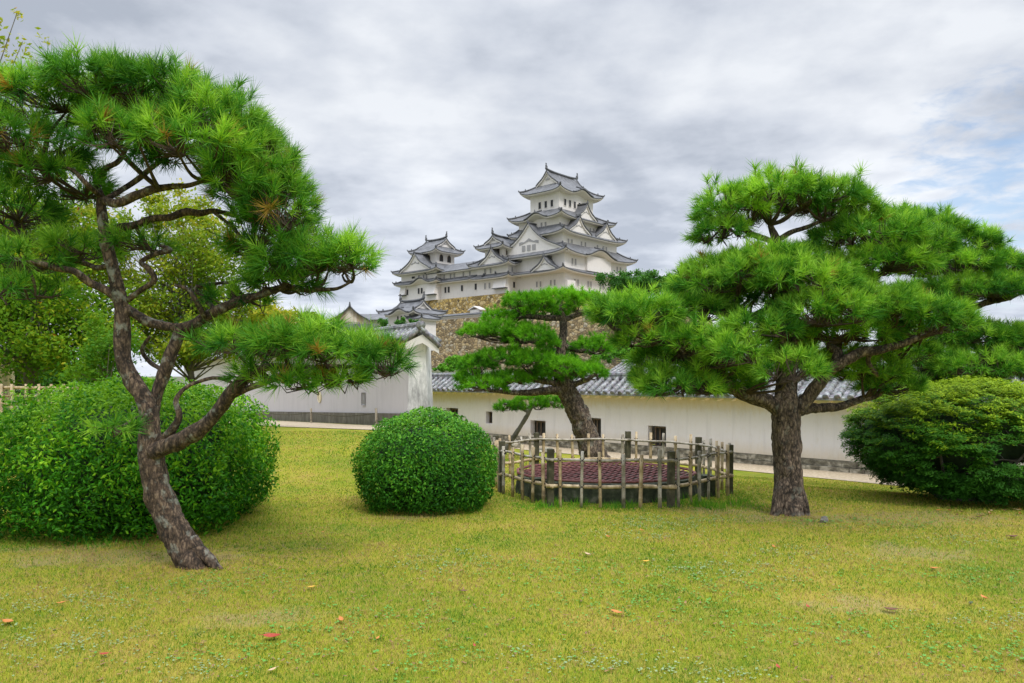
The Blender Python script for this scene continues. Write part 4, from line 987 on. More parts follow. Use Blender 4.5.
# --- big pine on the right
st=[
 [(790,514,0,33),(789,490,0,29),(788,465,0,27),(786,440,0,27),(786,420,0,28),(786,405,0,26),(786,390,.05,21),(785,370,.1,19),(783,350,.1,17),(779,330,.1,16),(778,312,.1,14),(785,295,.1,12),(786,275,.1,10),(779,255,.1,9),(776,240,.1,9),(770,225,.1,6)],
 [(787,478,-.05,18),(779,500,-.09,14),(773,518,-.11,8)],
 [(793,480,-.05,18),(801,502,-.09,13),(807,518,-.11,7)],
 [(783,412,0,17),(768,402,-.05,15),(748,396,-.1,14),(728,386,-.1,14),(708,374,-.15,13),(692,358,-.2,13),(678,346,-.2,11),(662,338,-.25,9),(640,335,-.3,6),(615,330,-.3,4)],
 [(792,412,0,16),(806,400,-.05,14),(818,384,-.1,13),(830,370,-.15,12),(845,360,-.2,11),(862,352,-.2,10),(880,350,-.25,9),(900,345,-.3,8),(925,335,-.3,5),(950,325,-.3,3)],
 [(795,412,.1,11),(815,408,.3,10),(840,406,.4,8),(865,398,.5,7),(890,390,.5,5)],
 [(700,366,-.1,8),(718,356,0,8),(735,348,.1,7),(750,352,.1,5)],
 [(834,366,-.15,9),(838,352,-.1,9),(830,345,0,7),(850,335,.1,7),(870,326,.1,5)],
 [(784,355,.1,11),(798,338,.1,9),(815,325,.2,8),(840,310,.2,6),(865,290,.3,5),(885,270,.3,4)],
 [(781,335,.1,9),(765,322,0,8),(742,315,0,7),(715,312,-.1,5),(690,310,-.1,4)],
 [(778,242,.1,6),(760,238,.1,6),(745,230,.1,5),(725,222,.1,4)],
 [(776,240,.1,6),(795,232,.1,5),(820,222,.1,4),(840,215,.1,3)],
 [(720,380,-.1,7),(705,385,-.2,6),(690,388,-.3,5),(670,385,-.3,3)],
 [(872,350,-.2,6),(868,362,-.1,5),(878,375,0,4)],
]
pads=[
 (732,214,.1,38,26,.5),(775,200,0,46,22,.6),(820,202,.1,44,20,.55),(845,212,.2,30,16,.45),(722,235,0,28,14,.4),
 (865,240,.2,54,25,.65),(905,250,.3,42,24,.6),(880,265,.2,54,16,.6),(765,262,-.1,44,14,.5),(800,262,.3,40,12,.5,.8),(718,272,.1,36,14,.5),(835,290,.2,40,16,.5),
 (712,288,-.1,42,18,.55),(755,276,-.3,44,18,.5),(800,285,-.5,50,20,.5),(745,300,.3,60,20,.6),(828,272,-.1,28,12,.4,.8),
 (640,318,-.3,44,22,.55),(615,312,-.2,26,15,.4),(660,340,-.2,48,16,.5),(690,312,0,44,18,.5),
 (760,330,-.7,38,16,.35),(820,315,-.6,48,22,.5),(870,310,-.3,52,22,.55),(915,318,-.3,44,20,.5),(940,325,-.3,34,20,.4),(850,335,0,50,16,.5),
 (700,345,-.6,30,16,.35),(735,355,-.8,32,18,.35),(790,372,-.95,34,18,.3),(760,352,.4,50,22,.5),(820,360,.5,50,18,.5),
 (680,388,-.3,42,18,.5),(720,385,.3,40,18,.5),(650,378,0,20,12,.35),(715,370,-.2,34,15,.4),
 (862,372,.4,44,17,.5),(890,388,.5,30,13,.4),(905,352,.2,30,14,.4),(665,360,.3,34,14,.4),
]
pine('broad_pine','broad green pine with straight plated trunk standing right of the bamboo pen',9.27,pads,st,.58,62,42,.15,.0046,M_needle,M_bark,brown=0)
# --- pine behind it
st=[
 [(958,485,0,24),(955,450,0,22),(946,420,0,20),(934,390,0,18),(928,370,0,17),(936,345,0,14),(950,320,0,12),(955,295,0,10),(948,270,0,8),(940,250,0,6)],
 [(930,385,0,12),(910,378,-.2,11),(890,372,-.3,8),(870,368,-.3,5)],
 [(932,368,0,11),(955,362,-.2,10),(980,358,-.3,8),(1010,352,-.4,6),(1040,350,-.4,4)],
 [(950,318,0,8),(980,305,.1,7),(1010,298,.1,5)],
 [(952,300,0,7),(925,300,.1,6),(900,300,.1,4)],
]
pads=[(925,235,.2,36,17,.8),(960,248,.3,36,16,.8),(985,268,.2,30,16,.7),(945,268,0,50,16,.8),(960,292,-.2,52,14,.8),(1000,290,-.1,34,14,.7),(1030,282,.2,30,12,.6),(900,222,.6,32,10,.6),
 (920,300,.2,50,14,.7),(960,340,0,50,16,.8),(1005,345,0,44,18,.8),(1040,345,.2,30,20,.7),(930,360,-.1,34,14,.6),(985,368,-.5,55,16,.7),(1030,372,-.4,40,16,.7),(900,385,.3,34,12,.6),(950,385,.2,50,12,.6)]
pine('layered_pine','layered green pine behind the clipped yew at the right edge',13.2,pads,st,.52,48,40,.165,.0056,M_needle,M_bark,brown=0)
# --- middle pine
st=[
 [(596,463,0,30),(590,445,0,24),(583,425,0,22),(574,405,0,21),(566,388,0,19),(561,370,0,14),(561,352,0,10),(563,335,0,8),(563,320,0,8),(560,310,0,6)],
 [(568,390,0,10),(545,391,-.2,8),(522,393,-.3,6),(500,392,-.4,4),(484,389,-.4,3)],
 [(560,345,0,6),(545,340,0,5),(520,342,0,4)],
 [(562,345,0,6),(575,350,0,5),(590,352,0,4)],
 [(562,318,0,6),(545,318,0,6),(525,316,0,4)],
 [(562,320,0,6),(575,316,0,5),(588,312,0,4)],
 [(566,386,0,8),(548,382,-.2,6),(525,380,-.3,5),(500,382,-.4,3)],
 [(568,388,0,7),(585,380,-.1,5),(597,374,-.1,3)],
]
pads=[(528,304,0,26,10,.7),(560,300,.1,30,9,.8),(584,306,0,20,13,.6),(540,314,.3,30,8,.6),(500,318,.3,18,7,.5),
 (480,334,0,19,8,.6),(505,332,0,26,11,.7),(530,338,-.2,26,12,.7),(548,345,-.1,12,7,.5),(592,348,0,20,12,.6),
 (478,366,-.1,18,9,.6),(505,358,-.1,28,10,.8),(535,362,-.2,26,11,.8),(562,370,-.3,26,12,.8),(588,374,-.2,18,12,.6),(545,378,.2,26,7,.6),
 (482,386,-.3,24,10,.7),(512,380,-.1,24,9,.6),(470,378,0,14,8,.5)]
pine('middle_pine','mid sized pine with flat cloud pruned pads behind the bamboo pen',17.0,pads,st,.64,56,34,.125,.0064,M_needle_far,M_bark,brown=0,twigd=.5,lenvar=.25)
st=[[(511,441,0,5),(522,424,0,4.5),(530,410,0,4),(537,395,0,3.5),(545,380,0,3)],[(528,412,0,3),(515,405,0,3),(503,404,0,2)],[(532,404,0,3),(545,404,0,3),(556,403,0,2)]]
pads=[(510,408,0,15,7,.5),(530,405,0,20,9,.6),(550,405,0,14,8,.45)]
pine('slender_pine','slender young pine with one low pad leaning between bush and middle pine',19.5,pads,st,.45,55,40,.12,.005,M_needle_far,M_trunkg,brown=0,twigd=.5)
# --- leafy masses
def leaves(P,nrm,size,aspect,tint,seg='quad',flat=.5):
    n=len(P); a=unit(n); up_=nrm+unit(n)*flat; up_/=np.linalg.norm(up_,axis=1)[:,None]
    u=np.cross(up_,a); u/=np.linalg.norm(u,axis=1)[:,None]+1e-9; v=np.cross(up_,u)
    s=(size*rng.uniform(.6,1.25,n))[:,None]
    c=P
    V=np.stack([c-u*s,c+v*s*aspect-up_*s*.15,c+u*s,c-v*s*aspect-up_*s*.15],1).reshape(-1,3)
    return V,np.repeat(tint,4)
def superell(n,e):
    u=unit(n); k=(np.abs(u)**e).sum(1)**(-1/e); return u*k[:,None]
def bush(name,label,c,r,e,n,size,aspect,mat,zmin,lumpf=1.6,lumpa=.10,shell=(.86,1.03),tint0=.4,up_t=.3,holes=0,cut=None,flat=.6,twigs=0,cat='bush'):
    root=empty(name,(c[0],c[1],zmin),label,cat)
    u=superell(n,e)
    lump=1+lumpa*vnoise(u*r,lumpf,2)+lumpa*.5*vnoise(u*r,lumpf*2.7,5)
    rad=(shell[0]+(shell[1]-shell[0])*rng.random(n)**.6)*lump
    P=c+u*r*rad[:,None]
    nr=u*np.abs(u)**(e-2)/r; nr/=np.linalg.norm(nr,axis=1)[:,None]
    k=P[:,2]>zmin+.03
    if holes:
        hn=vnoise(u*r,2.1,40); k&=(hn<holes)|(rng.random(n)<.12)
    if cut: k&=cut(P)
    P=P[k];nr=nr[k];u=u[k]
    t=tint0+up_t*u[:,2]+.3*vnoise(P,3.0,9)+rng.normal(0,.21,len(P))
    V,tt=leaves(P,nr,size,aspect,np.clip(t,0,1),flat=flat)
    mesh_np('leaves',V,np.arange(len(V)).reshape(-1,4),mat,root,tint=tt)
    # dark lumpy filler core inside the leaf shell, added to block see-through
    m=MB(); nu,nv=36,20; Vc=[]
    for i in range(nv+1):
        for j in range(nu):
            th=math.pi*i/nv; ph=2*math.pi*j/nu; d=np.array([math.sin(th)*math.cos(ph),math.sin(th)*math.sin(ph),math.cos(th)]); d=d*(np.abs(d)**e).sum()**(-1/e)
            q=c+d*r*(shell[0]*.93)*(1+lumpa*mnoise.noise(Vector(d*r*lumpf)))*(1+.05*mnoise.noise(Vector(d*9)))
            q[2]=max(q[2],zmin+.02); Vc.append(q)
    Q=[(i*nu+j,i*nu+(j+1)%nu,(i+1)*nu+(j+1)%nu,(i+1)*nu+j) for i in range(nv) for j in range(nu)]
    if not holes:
        m.add(Vc,Q); m.build('filler_core',M_core,root,True)
    return root,P
# left wide bush
bush('wide_bush','wide rounded bush of glossy leaves behind the leaning pine',np.array([-4.42,8.80,.66]),np.array([1.42,1.40,.92]),2.75,64000,.029,.42,M_bushl,0,2.8,.13,(.76,1.06),.43,.34,flat=.9)
# star shaped shoots of longer leaves on its skin
bush('round_bush','clipped round bush of small leaves in front of the gabled pillar',np.array([-1.11,9.75,.50]),np.array([.87,.84,.72]),2.12,34000,.023,.5,M_ball,0,3.4,.09,(.80,1.06),.42,.30,flat=.9)
# right yew: broken layers of sprays
def yew():
    c0=np.array([6.55,10.5,.78])
    root=empty('clipped_yew',(6.2,10.5,float(gz(6.2,10.5)[0])),'large dark clipped yew with yellow green top and bare stems at the right edge','bush')
    V_=[];T_l=[]; n_cl=6400
    U=superell(n_cl,2.3); rr=np.array([1.78,1.3,.86])
    C=c0+U*rr*(.72+.28*rng.random(n_cl)**.5)[:,None]*(1+.05*vnoise(U*rr,1.7,4))[:,None]
    # the skirt narrows towards the ground on the left
    zf=np.clip((C[:,2]-0)/.85,0,1)
    C=C[(np.abs(C[:,0]-c0[0])<1.84*(.42+.58*zf**.8))&(C[:,2]>.12)]
    hn=vnoise(C,2.4,60); hs_=vnoise(C*np.array([1,1,2.2]),2.8,90); C=C[~(((hn>.18)|(hs_>.22))&(C[:,2]>.35)&(C[:,2]<1.42)&(rng.random(len(C))<.8))]
    C=C[~((((C-np.array([6.45,9.5,.74]))/np.array([.5,1.1,.17]))**2).sum(1)<1)]
    for c in C:
        n=44; out_=(c-c0)/rr; out_/=np.linalg.norm(out_)+1e-6
        d=out_*np.array([1,1,.35]); d=d/ (np.linalg.norm(d)+1e-6)
        lat=np.cross(d,UP); lat/=np.linalg.norm(lat)+1e-6
        s=rng.uniform(-.09,.09,n); l=rng.normal(0,.045,n)*(1-.4*s/.12); h=rng.normal(0,.016,n)
        P=c+d*s[:,None]+lat*l[:,None]+UP*(h-.02*np.abs(s)/.1)[:,None]
        nr=np.repeat((UP*.85+out_*.5)[None],n,0)
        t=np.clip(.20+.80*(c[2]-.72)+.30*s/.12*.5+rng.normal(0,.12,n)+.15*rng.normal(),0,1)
        v,t2=leaves(P,nr,.026,.36,t,flat=.45); V_.append(v);T_l.append(t2)
    V=np.vstack(V_); mesh_np('sprays',V,np.arange(len(V)).reshape(-1,4),M_yew,root,tint=np.concatenate(T_l))
    m=MB()
    for k in range(26):
        b=np.array([6.3+rng.uniform(-.25,.35),10.4+rng.uniform(-.2,.2),-.05]); e_=c0+U[k]*rr*.8; e_[2]=abs(e_[2]-.85)*.5+.85
        md=(b+e_)/2+np.array([*(rng.normal(0,.12,2)),-.1]); pts=spline([b,md,e_],14); m.tube(pts,np.linspace(.038,.01,14),7)
        for q in range(5):
            s0=pts[rng.integers(5,13)]; e2=s0+unit(1)[0]*np.array([.45,.45,.2]); m.tube(spline([s0,(s0+e2)/2+UP*.04,e2],6),np.linspace(.013,.004,6),4)
    m.build('stems',M_trunkg,root,True)
    # opaque dark filler, added inside the sprays to stop see-through
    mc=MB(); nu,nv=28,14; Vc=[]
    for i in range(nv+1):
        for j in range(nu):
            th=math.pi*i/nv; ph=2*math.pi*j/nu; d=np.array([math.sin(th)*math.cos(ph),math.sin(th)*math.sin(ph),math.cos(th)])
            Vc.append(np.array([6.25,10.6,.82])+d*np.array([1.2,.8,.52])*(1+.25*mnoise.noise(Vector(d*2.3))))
    mc.add(Vc,[(i*nu+j,i*nu+(j+1)%nu,(i+1)*nu+(j+1)%nu,(i+1)*nu+j) for i in range(nv) for j in range(nu)]); mc.build('filler_core',M_core,root,True)
yew()
def leafy_tree(name,label,base,clumps,n,size,mat,trunk_pts=None,tint=.45,barkm=None,cat='tree',group=None,dens_var=.5,aspect=.5,cores=False,trunk_r=.12):
    root=empty(name,base,label,cat,group); base=np.array(base,float)
    Vl=[];Tl=[]; vol=sum(r[0]*r[1]*r[2] for c,r in clumps)
    cs=[]
    for c,r in clumps:
        k=int(n*r[0]*r[1]*r[2]/vol); nc=max(6,k//110); sub=c+unit(nc)*r*(rng.random(nc)**.4)[:,None]
        idx=rng.integers(0,nc,k); P=sub[idx]+rng.normal(0,1,(k,3))*np.minimum(r,r.min()*1.3)*.17
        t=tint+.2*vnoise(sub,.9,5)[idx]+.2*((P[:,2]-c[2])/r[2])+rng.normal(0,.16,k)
        v,t2=leaves(P,np.tile([0,-.3,.8],(k,1)),size,aspect,np.clip(t,0,1),flat=1.0); Vl.append(v);Tl.append(t2); cs.append(sub)
    V=np.vstack(Vl); mesh_np('crown',V,np.arange(len(V)).reshape(-1,4),mat,root,tint=np.concatenate(Tl))
    m=MB(); cc=np.mean([c for c,r in clumps],0); top=np.array([cc[0],cc[1],cc[2]])
    tp=spline([base-UP*.1,base*.5+top*.5+rng.normal(0,.05,3)*np.linalg.norm(top-base)*.6,top],16); m.tube(tp,np.linspace(trunk_r,trunk_r*.35,16),10,rough=.12)
    m.build('trunk',barkm or M_trunkg,root,True)
    m=MB()
    for S_ in cs:
        for q in S_[::2]:
            s0=tp[rng.integers(6,16)]; md=(s0+q)/2-UP*.08*np.linalg.norm(q-s0)*.3; m.tube(spline([s0,md,q],6),np.linspace(trunk_r*.22,trunk_r*.04,6),4,cap=False)
    m.build('branches',barkm or M_trunkg,root); return root
def cl(px,py,D,rx,ry,rd): return (at(px,py,D),np.array([rx/F*D,rd,ry/F*D]))
leafy_tree('cherry_tree','yellow green cherry tree with orange leaves at the left edge behind the wide bush',(*at(20,0,17)[:2],0),
   [cl(-40,270,17,90,70,2.2),cl(30,250,17,60,50,1.8),cl(20,320,16.5,80,55,2),cl(75,345,16.2,42,42,1.5),cl(80,235,17,40,34,1.4),cl(-20,205,17,60,30,1.5),cl(48,200,17,40,24,1.4),cl(60,290,16.5,45,40,1.5),cl(100,310,17,30,40,1.3)],46000,.055,M_autumn,tint=.42,trunk_r=.16)
leafy_tree('cherry_tree','yellow leaved cherry tree seen through the limbs of the leaning pine',(*at(204,0,19)[:2],0),
   [cl(215,255,19,42,34,1.6),cl(170,290,19,46,36,1.7),cl(230,315,19,44,24,1.6),cl(180,215,19,38,22,1.4),cl(140,330,18.5,40,30,1.5),cl(260,330,19,44,22,1.4),cl(120,225,19,36,24,1.4),cl(240,345,19,46,20,1.3),cl(190,350,18.6,30,22,1.2),cl(285,348,19,30,12,1),cl(95,270,19,36,30,1.4)],40000,.056,M_autumn2,tint=.35,trunk_r=.11)
leafy_tree('overhanging_cherry','thin autumn branches with yellow leaves reaching in at the top left corner',(*at(-160,0,12)[:2],0),
   [cl(16,34,12,20,20,.5),cl(5,70,12,26,20,.5),cl(22,108,12,24,18,.5),cl(5,140,12,20,18,.4),cl(-70,60,12,60,60,1.2),cl(-120,130,12,70,60,1.4)],6500,.045,M_autumn2,tint=.5,trunk_r=.16)
leafy_tree('evergreen','dark green evergreen behind the bamboo rail fence at the left edge',(*at(10,0,24)[:2],0),
   [cl(-10,360,24,60,28,2),cl(50,372,24,50,20,1.8),cl(90,380,24,40,14,1.6)],16000,.07,M_green,tint=.35,trunk_r=.15)
leafy_tree('red_pine_sapling','feathery bright green young tree behind the wide bush and leaning trunk',(*at(100,0,14)[:2],0),
   [cl(110,345,14,26,30,.8),cl(90,365,14,26,18,.8)],4500,.04,M_autumn,tint=.25,trunk_r=.07)
# evergreens on the castle hill
def far_tree(px,py,D,rx,ry,label,mat,n,size,name='hill_tree',tint=.35,k=5,group='trees on the castle hill'):
    cls=[]
    for i in range(k):
        a=rng.uniform(-.62,.62); b=rng.uniform(-.35,.35)
        cls.append(cl(px+a*rx,py+b*ry+abs(a)*ry*.3,D+rng.uniform(-2,2)*D/150,rx*.55,ry*.6,rx/F*D*.5))
    q=at(px,py,D); leafy_tree(name,label,(q[0],q[1],float(gz(q[0],q[1])[0])-.5),cls,n,size,mat,tint=tint,trunk_r=rx/F*D*.07,group=group)
far_tree(630,285,150,38,18,'dark rounded evergreen beside the right foot of the keep',M_green,12000,.24)
far_tree(668,284,148,36,14,'dark evergreen on the hill seen left of the broad pine crown',M_green,9000,.24)
far_tree(382,322,110,9,9,'small round green tree in front of the white gatehouse',M_green,2500,.13)
far_tree(408,321,110,14,6,'low green tree right above the gabled pillar roof',M_green,3000,.13)
far_tree(400,322,112,6,4,'tiny green bush between the two small trees before the gatehouse',M_green,900,.12)
far_tree(640,352,60,44,10,'bright green hedge tree rising behind the tiled hall roof',M_hedge,12000,.12,group='trees behind the walls')
far_tree(694,352,60,34,10,'bright green hedge tree behind the lower limbs of the broad pine',M_hedge,8000,.12,group='trees behind the walls')
far_tree(462,362,62,26,9,'bright green shrub mass above the wall left of the middle pine',M_hedge,7000,.12,group='trees behind the walls')
far_tree(445,368,60,12,5,'small light green shrub just right of the gabled pillar',M_hedge,2500,.1,group='trees behind the walls')
far_tree(318,318,60,13,8,'hazy brownish green tree left of the boarded hall',M_autumn,3500,.12,group='trees behind the walls')
far_tree(600,345,95,22,10,'green hillside tree seen between middle pine and broad pine',M_green,5000,.18,group='trees behind the walls')
far_tree(560,350,95,34,12,'green hillside tree behind the trunk of the middle pine',M_green,4000,.18,group='trees behind the walls')
# ---------------------------------------------------------------- bamboo pen and well
PEN=[(-.15,10.9),(.50,9.72),(2.06,9.66),(3.14,10.78),(3.02,12.1),(2.0,12.9),(.42,12.9),(-.27,12.1)]
def pen():
    c=(1.4,11.3,0); root=empty('bamboo_pen',c,'eight sided bamboo lattice fence with dark posts around the red well grille','fence')
    ties=MB(); n=len(PEN)
    for i in range(n):
        a=np.array(PEN[i]);b=np.array(PEN[(i+1)%n]); d=b-a; ln=np.linalg.norm(d); d/=ln; nrm=np.array([d[1],-d[0]])
        for h,r_ in ((.61,.017),(.27,.023)):
            m=MB(); P=[]
            for t in np.linspace(-.04,1.04,9):
                q=a+(b-a)*t; P.append([q[0],q[1],float(gz(*q)[0])+h+.008*math.sin(9*t+i)])
            m.tube(P,[r_*(1.0+.12*((k%3)==0)) for k in range(9)],10); m.build('rail',M_bamboo2 if h>.5 else M_bamboo,root,True)
        k=max(4,int(round(ln/.27)))
        for j in range(k):
            t=(j+.5)/k+random.uniform(-.02,.02); q=a+(b-a)*t+nrm*.03; z=float(gz(*q)[0]); hh=random.uniform(.68,.76); lean=random.uniform(-.02,.02)
            r_=random.uniform(.019,.026); m=MB(); P=[[q[0]+d[0]*lean*f,q[1]+d[1]*lean*f,z-.04+(hh+.04)*f] for f in (0,.22,.23,.24,.5,.51,.52,.8,.81,.82,1)]
            m.tube(P,[r_*x for x in (1,1,1.13,1,1,1.13,1,1,1.12,1,.97)],9); pk_=m.build('picket',M_bamboo if random.random()<.6 else M_bamboo2,root,True)
            for h in (.61,.27):
                p=np.array([q[0]+d[0]*lean*h/.7-nrm[0]*.012,q[1]+d[1]*lean*h/.7-nrm[1]*.012,z+h])
                for sg in (-1,1):
                    ties=MB() if sg<0 else ties; ties.tube([p-np.array([d[0],d[1],0])*.028-UP*sg*.028+np.array([*nrm,0])*.0,p+np.array([*(nrm*.034),0]),p+np.array([d[0],d[1],0])*.028+UP*sg*.028],.0075,5)
                ties.build('rope_tie',M_rope,pk_)
        q=a; z=float(gz(*q)[0]); m=MB(); s=.038
        hh=.72+random.uniform(-.02,.04); m.box((q[0],q[1]+.05,z+hh/2-.02),(s,.01,0),(-.01,s,0),(.004,0,hh/2+.02)); m.build('post',M_post,root)
    for (x,y) in ():
        z=0; m=MB(); m.box((x,y,.35),(.045,0,0),(0,.045,0),(0,0,.37)); m.build('post',M_post,root)
pen()
def well():
    c=np.array([1.38,11.15]); z=float(gz(*c)[0]); root=empty('stone_well',(c[0],c[1],z),'round stone well curb covered by a dark red metal grille inside the pen','well')
    k=16; ring=lambda r,z_:[(c[0]+1.08*r*math.cos(2*math.pi*(i+.5)/k),c[1]+r*.95*math.sin(2*math.pi*(i+.5)/k),z_) for i in range(k)]
    m=MB(); V=ring(1.27,z-.1)+ring(1.22,z+.24)+ring(.95,z+.24)+ring(.95,z-.1)
    m.add(V,[(a*k+i,a*k+(i+1)%k,(a+1)*k+(i+1)%k,(a+1)*k+i) for a in range(3) for i in range(k)]); m.build('curb',M_stonec,root)
    m=MB(); m.add(ring(1.0,z+.16)+[(c[0],c[1],z+.16)],None,[(i,(i+1)%k,k) for i in range(k)]); m.build('well_dark_disc',M_void,root)  # dark disc stands in for the unlit depth of the well
    m=MB(); R_=1.22; zt=z+.285
    P=ring(R_,zt); P.append(P[0]); P.append(P[1]); m.tube(P,.020,6)
    m.build('grille_rim',M_grille,root)
    m=MB()
    for s in np.arange(-1.16,1.17,.09):
        hl=math.sqrt(max(0,R_**2-s**2))*.96
        for ang,dz in ((25,0),):
            d=np.array([math.cos(R(ang+35)),math.sin(R(ang+35))]); n_=np.array([-d[1],d[0]]); a=c+n_*s-d*hl; b=c+n_*s+d*hl
            m.box(((a[0]+b[0])/2,(a[1]+b[1])/2,zt+dz),((b-a)[0]/2,(b-a)[1]/2,0),(n_[0]*.010,n_[1]*.010,0),(0,0,.008))
    for s in np.arange(-1.05,1.06,.30):
        hl=math.sqrt(max(0,R_**2-s**2))*.96; d=np.array([math.cos(R(-28)),math.sin(R(-28))]); n_=np.array([-d[1],d[0]]); a=c+n_*s-d*hl; b=c+n_*s+d*hl
        m.tube([(a[0],a[1],zt+.012),(b[0],b[1],zt+.012)],.008,5)
    m.build('grille',M_grille,root)
    for x,y in ((2.75,10.6),(.35,10.3)):
        m=MB(); m.box((x,y,z+.14),(.09,.02,0),(-.02,.09,0),(0,0,.16)); m.build('support_block',M_stonec,root)
well()
# bamboo rail fence far left
def rail_fence():
    D=14.5; root=empty('bamboo_rail_fence',(*at(40,0,D)[:2],0),'low bamboo rail fence above the wide bush at the left edge','fence')
    for py,r_ in ((387.5,.03),(396,.018),(404,.025)):
        m=MB(); m.tube([at(px,py+.01*(px),D) for px in range(-60,81,20)],r_,8); m.build('rail',M_bamboo,root,True)
    for px in range(-52,80,13):
        m=MB(); a=at(px+random.uniform(-1.5,1.5),384,D-.05); m.tube([(a[0],a[1],0),a],.026,8); m.build('picket',M_bamboo,root,True)
rail_fence()
def shelter():
    D=19; root=empty('garden_shelter',(*at(-15,0,D)[:2],0),'small grey roofed shelter on pale posts at the far left edge','shelter')
    m=MB(); 
    V=[at(-80,349,D-1.5),at(35,350,D-1.5),at(20,342,D+.3),at(-70,341,D+.3),at(-80,349,D+2),at(35,349.5,D+2)]
    m.add(V,[(0,1,2,3),(3,2,5,4)],[(1,5,2)]); V2=[np.array(v)-UP*.12 for v in V]; m.add([V[0],V[1],V2[1],V2[0]],[(0,1,2,3)]); m.add([V[1],V[5],V2[5],V2[1]],[(0,1,2,3)]); m.build('roof',M_tile,root)
    for px,dd in ((2,-1.2),(-60,-1.2),(10,1.6)):
        m=MB(); a=at(px,351,D+dd); m.box((a[0],a[1],a[2]/2),(.08,0,0),(0,.08,0),(0,0,a[2]/2)); m.build('post',M_trim,root)
shelter()
# rocks and stub
def rock(px,py,D,s,label,nm='rock',mat=None,tall=.7):
    c=at(px,py,D); c[2]=float(gz(c[0],c[1])[0]); V=[];nu,nv=16,9
    for i in range(nv+1):
        for j in range(nu):
            th=math.pi*i/nv; ph=2*math.pi*j/nu; d=Vector((math.sin(th)*math.cos(ph),math.sin(th)*math.sin(ph),math.cos(th)))
            r=s*(1+.35*mnoise.noise(d*1.8+Vector((px,py,0)))+.12*mnoise.noise(d*5)); V.append((c[0]+d.x*r,c[1]+d.y*r*.8,c[2]+d.z*r*tall+s*tall*.35))
    m=MB(); m.add(V,[(i*nu+j,i*nu+(j+1)%nu,(i+1)*nu+(j+1)%nu,(i+1)*nu+j) for i in range(nv) for j in range(nu)])
    tag(m.build(nm,mat or M_rock),label,'rock')
rock(824,523,8.7,.045,'small pointed grey stone in the grass right of the broad pine trunk',tall=1.3)
rock(484,0,27.0,.36,'mossy rock at the wall foot just right of the round bush',mat=M_footing,tall=.5)
rock(513,0,24.6,.36,'mossy rock at the foot of the slender pine',mat=M_footing,tall=.5)
rock(545,0,22.9,.3,'dark low rock by the wall below the second loophole',mat=M_footing,tall=.4)
# litter: dry needles and crumbs nobody could count
def litter():
    n=7000; k=rng.random(n); x=np.where(k<.35,rng.normal(-2.9,1.1,n),np.where(k<.7,rng.normal(3.5,1.0,n),rng.uniform(-5,6,n)))
    y=np.where(k<.35,rng.normal(6.9,.6,n),np.where(k<.7,rng.normal(9.1,.6,n),3.8*(3.0**rng.random(n)))); z=gz(x,y)+rng.uniform(.012,.026,n)
    a=rng.uniform(0,6.28,n); l=rng.uniform(.01,.04,n)*np.where(k<.7,1,.5); wd=np.where(k<.7,.0018,.005)*rng.uniform(.7,1.5,n)
    c=np.stack([x,y,z],1); u=np.stack([np.cos(a),np.sin(a),rng.uniform(-.2,.2,n)],1)*l[:,None]; v=np.stack([-np.sin(a),np.cos(a),0*a],1)*wd[:,None]
    V=np.stack([c-u-v,c+u-v,c+u+v,c-u+v],1).reshape(-1,3)
    tag(mesh_np('pine_litter',V,np.arange(len(V)).reshape(-1,4),M_litter),'dry brown needles and crumbs scattered over the lawn','litter',kind='stuff')
M_litter=simple('dry_litter',[(.35,(.09,.045,.02)),(.6,(.30,.17,.07))],30,.8,bstr=0)
litter()
# fallen leaves
def leaf(px,py,size,mat,label,rot=None,curl=.25):
    D=EYE*F/(py-HOR); D=float(D); p=at(px,py,D); z=float(gz(p[0],p[1])[0])+.022
    a=random.uniform(0,6.28) if rot is None else rot; n=9; V=[]; L_=size
    for i in range(n):
        t=i/(n-1); wv=.34*L_*math.sin(math.pi*t)**.8*(1-.25*t); s=(t-.5)*L_; lift=curl*L_*(2*t-1)**2
        for k in (-1,0,1):
            x=s*math.cos(a)-wv*k*math.sin(a)*.5*2*.5; y=s*math.sin(a)+wv*k*math.cos(a)
            V.append((p[0]+x,p[1]+y,z+lift*.6+abs(k)*wv*.35))
    Q=[(i*3+k,i*3+k+1,i*3+k+4,i*3+k+3) for i in range(n-1) for k in (0,1)]
    m=MB(); m.add(V,Q); m.tube([(p[0]+(-.5-.25*q)*L_*math.cos(a),p[1]+(-.5-.25*q)*L_*math.sin(a),z+curl*L_*.6) for q in (0,.5,1)],.0016,4)
    tag(m.build('fallen_leaf',mat,smooth=True),label,'leaf','fallen leaves on the lawn')
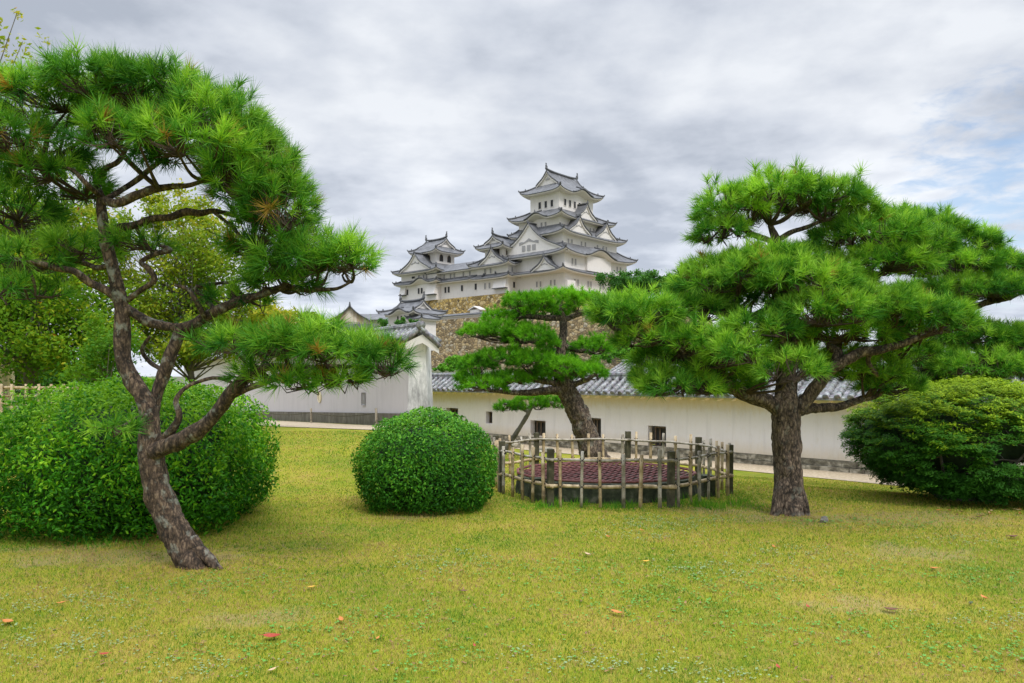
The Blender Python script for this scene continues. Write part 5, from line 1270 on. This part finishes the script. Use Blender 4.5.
LV=[(272,640.5,.10,M_lred,'largest fallen leaf, dark red, lying below the leaning pine near the bottom edge'),
(311.5,590,.055,M_lyel,'bright yellow curled leaf on the grass right of the leaning trunk'),
(8,625.5,.085,M_lor,'orange leaf on the grass at the left edge'),
(300.6,536,.05,M_lred,'small red leaf on the grass right of the wide bush'),
(323,534,.05,M_lor,'pale orange leaf between the wide bush and the round bush'),
(61,606,.055,M_lor,'small orange brown leaf left of the leaning trunk foot'),
(104,658,.05,M_lred,'small red orange leaf near the bottom left corner'),
(272,674,.05,M_lpale,'tan leaf at the bottom edge below the dark red leaf'),
(341,623.5,.085,M_lor,'orange brown leaf below the round bush, left of the middle'),
(244,663,.05,M_lbr,'small dark brown leaf beside the dark red leaf'),
(608,539,.075,M_lor,'light orange leaf in the grass just before the bamboo pen'),
(641.5,532.5,.07,M_lor,'orange leaf closest to the front of the bamboo pen'),
(646,564,.06,M_lyel,'yellow orange leaf two steps in front of the bamboo pen'),
(617,616,.085,M_lor,'long thin orange leaf lying flat in the middle of the lawn'),
(474.5,649.5,.045,M_lred,'red brown oval leaf near the bottom edge, left of centre'),
(377.5,642,.045,M_lor,'round orange leaf near the bottom edge below the round bush'),
(464,594,.055,M_lbr,'brown leaf on the lawn below the right side of the round bush'),
(588,557,.08,M_lpale,'pale tan leaf left of the orange leaves before the pen'),
(774,549.5,.075,M_lor,'orange leaf on the grass below the broad pine trunk'),
(934,571,.065,M_lor,'orange red leaf on the lawn below the clipped yew'),
(808,610,.055,M_lred,'upright red leaf on the lawn, right of the middle'),
(891,613,.085,M_lbr,'long dark brown leaf right of the upright red leaf'),
(984,601,.085,M_lor,'orange leaf on the lawn near the right edge'),
(971,606,.05,M_lgr,'dull green leaf beside the orange leaf near the right edge'),
(778,671,.055,M_lred,'red leaf at the bottom edge, right of the middle'),
(1013,539,.10,M_lbr,'brown leaf at the right edge before the clipped yew'),
(412,516,.07,M_lbr,'brown leaf in the shade under the round bush')]
for l in LV: leaf(l[0],l[1],l[2]*1.2,*l[3:])
for k in range(26):
    x=5.4+rng.uniform(-.1,1.5); y=9.1+rng.uniform(-.25,.35); D=y; px=512+x/y*F; py=HOR+EYE/y*F
    leaf(px,py,.07,[M_lor,M_lpale,M_lbr,M_lred][k%4],'one of the orange and tan leaves heaped under the front of the clipped yew')
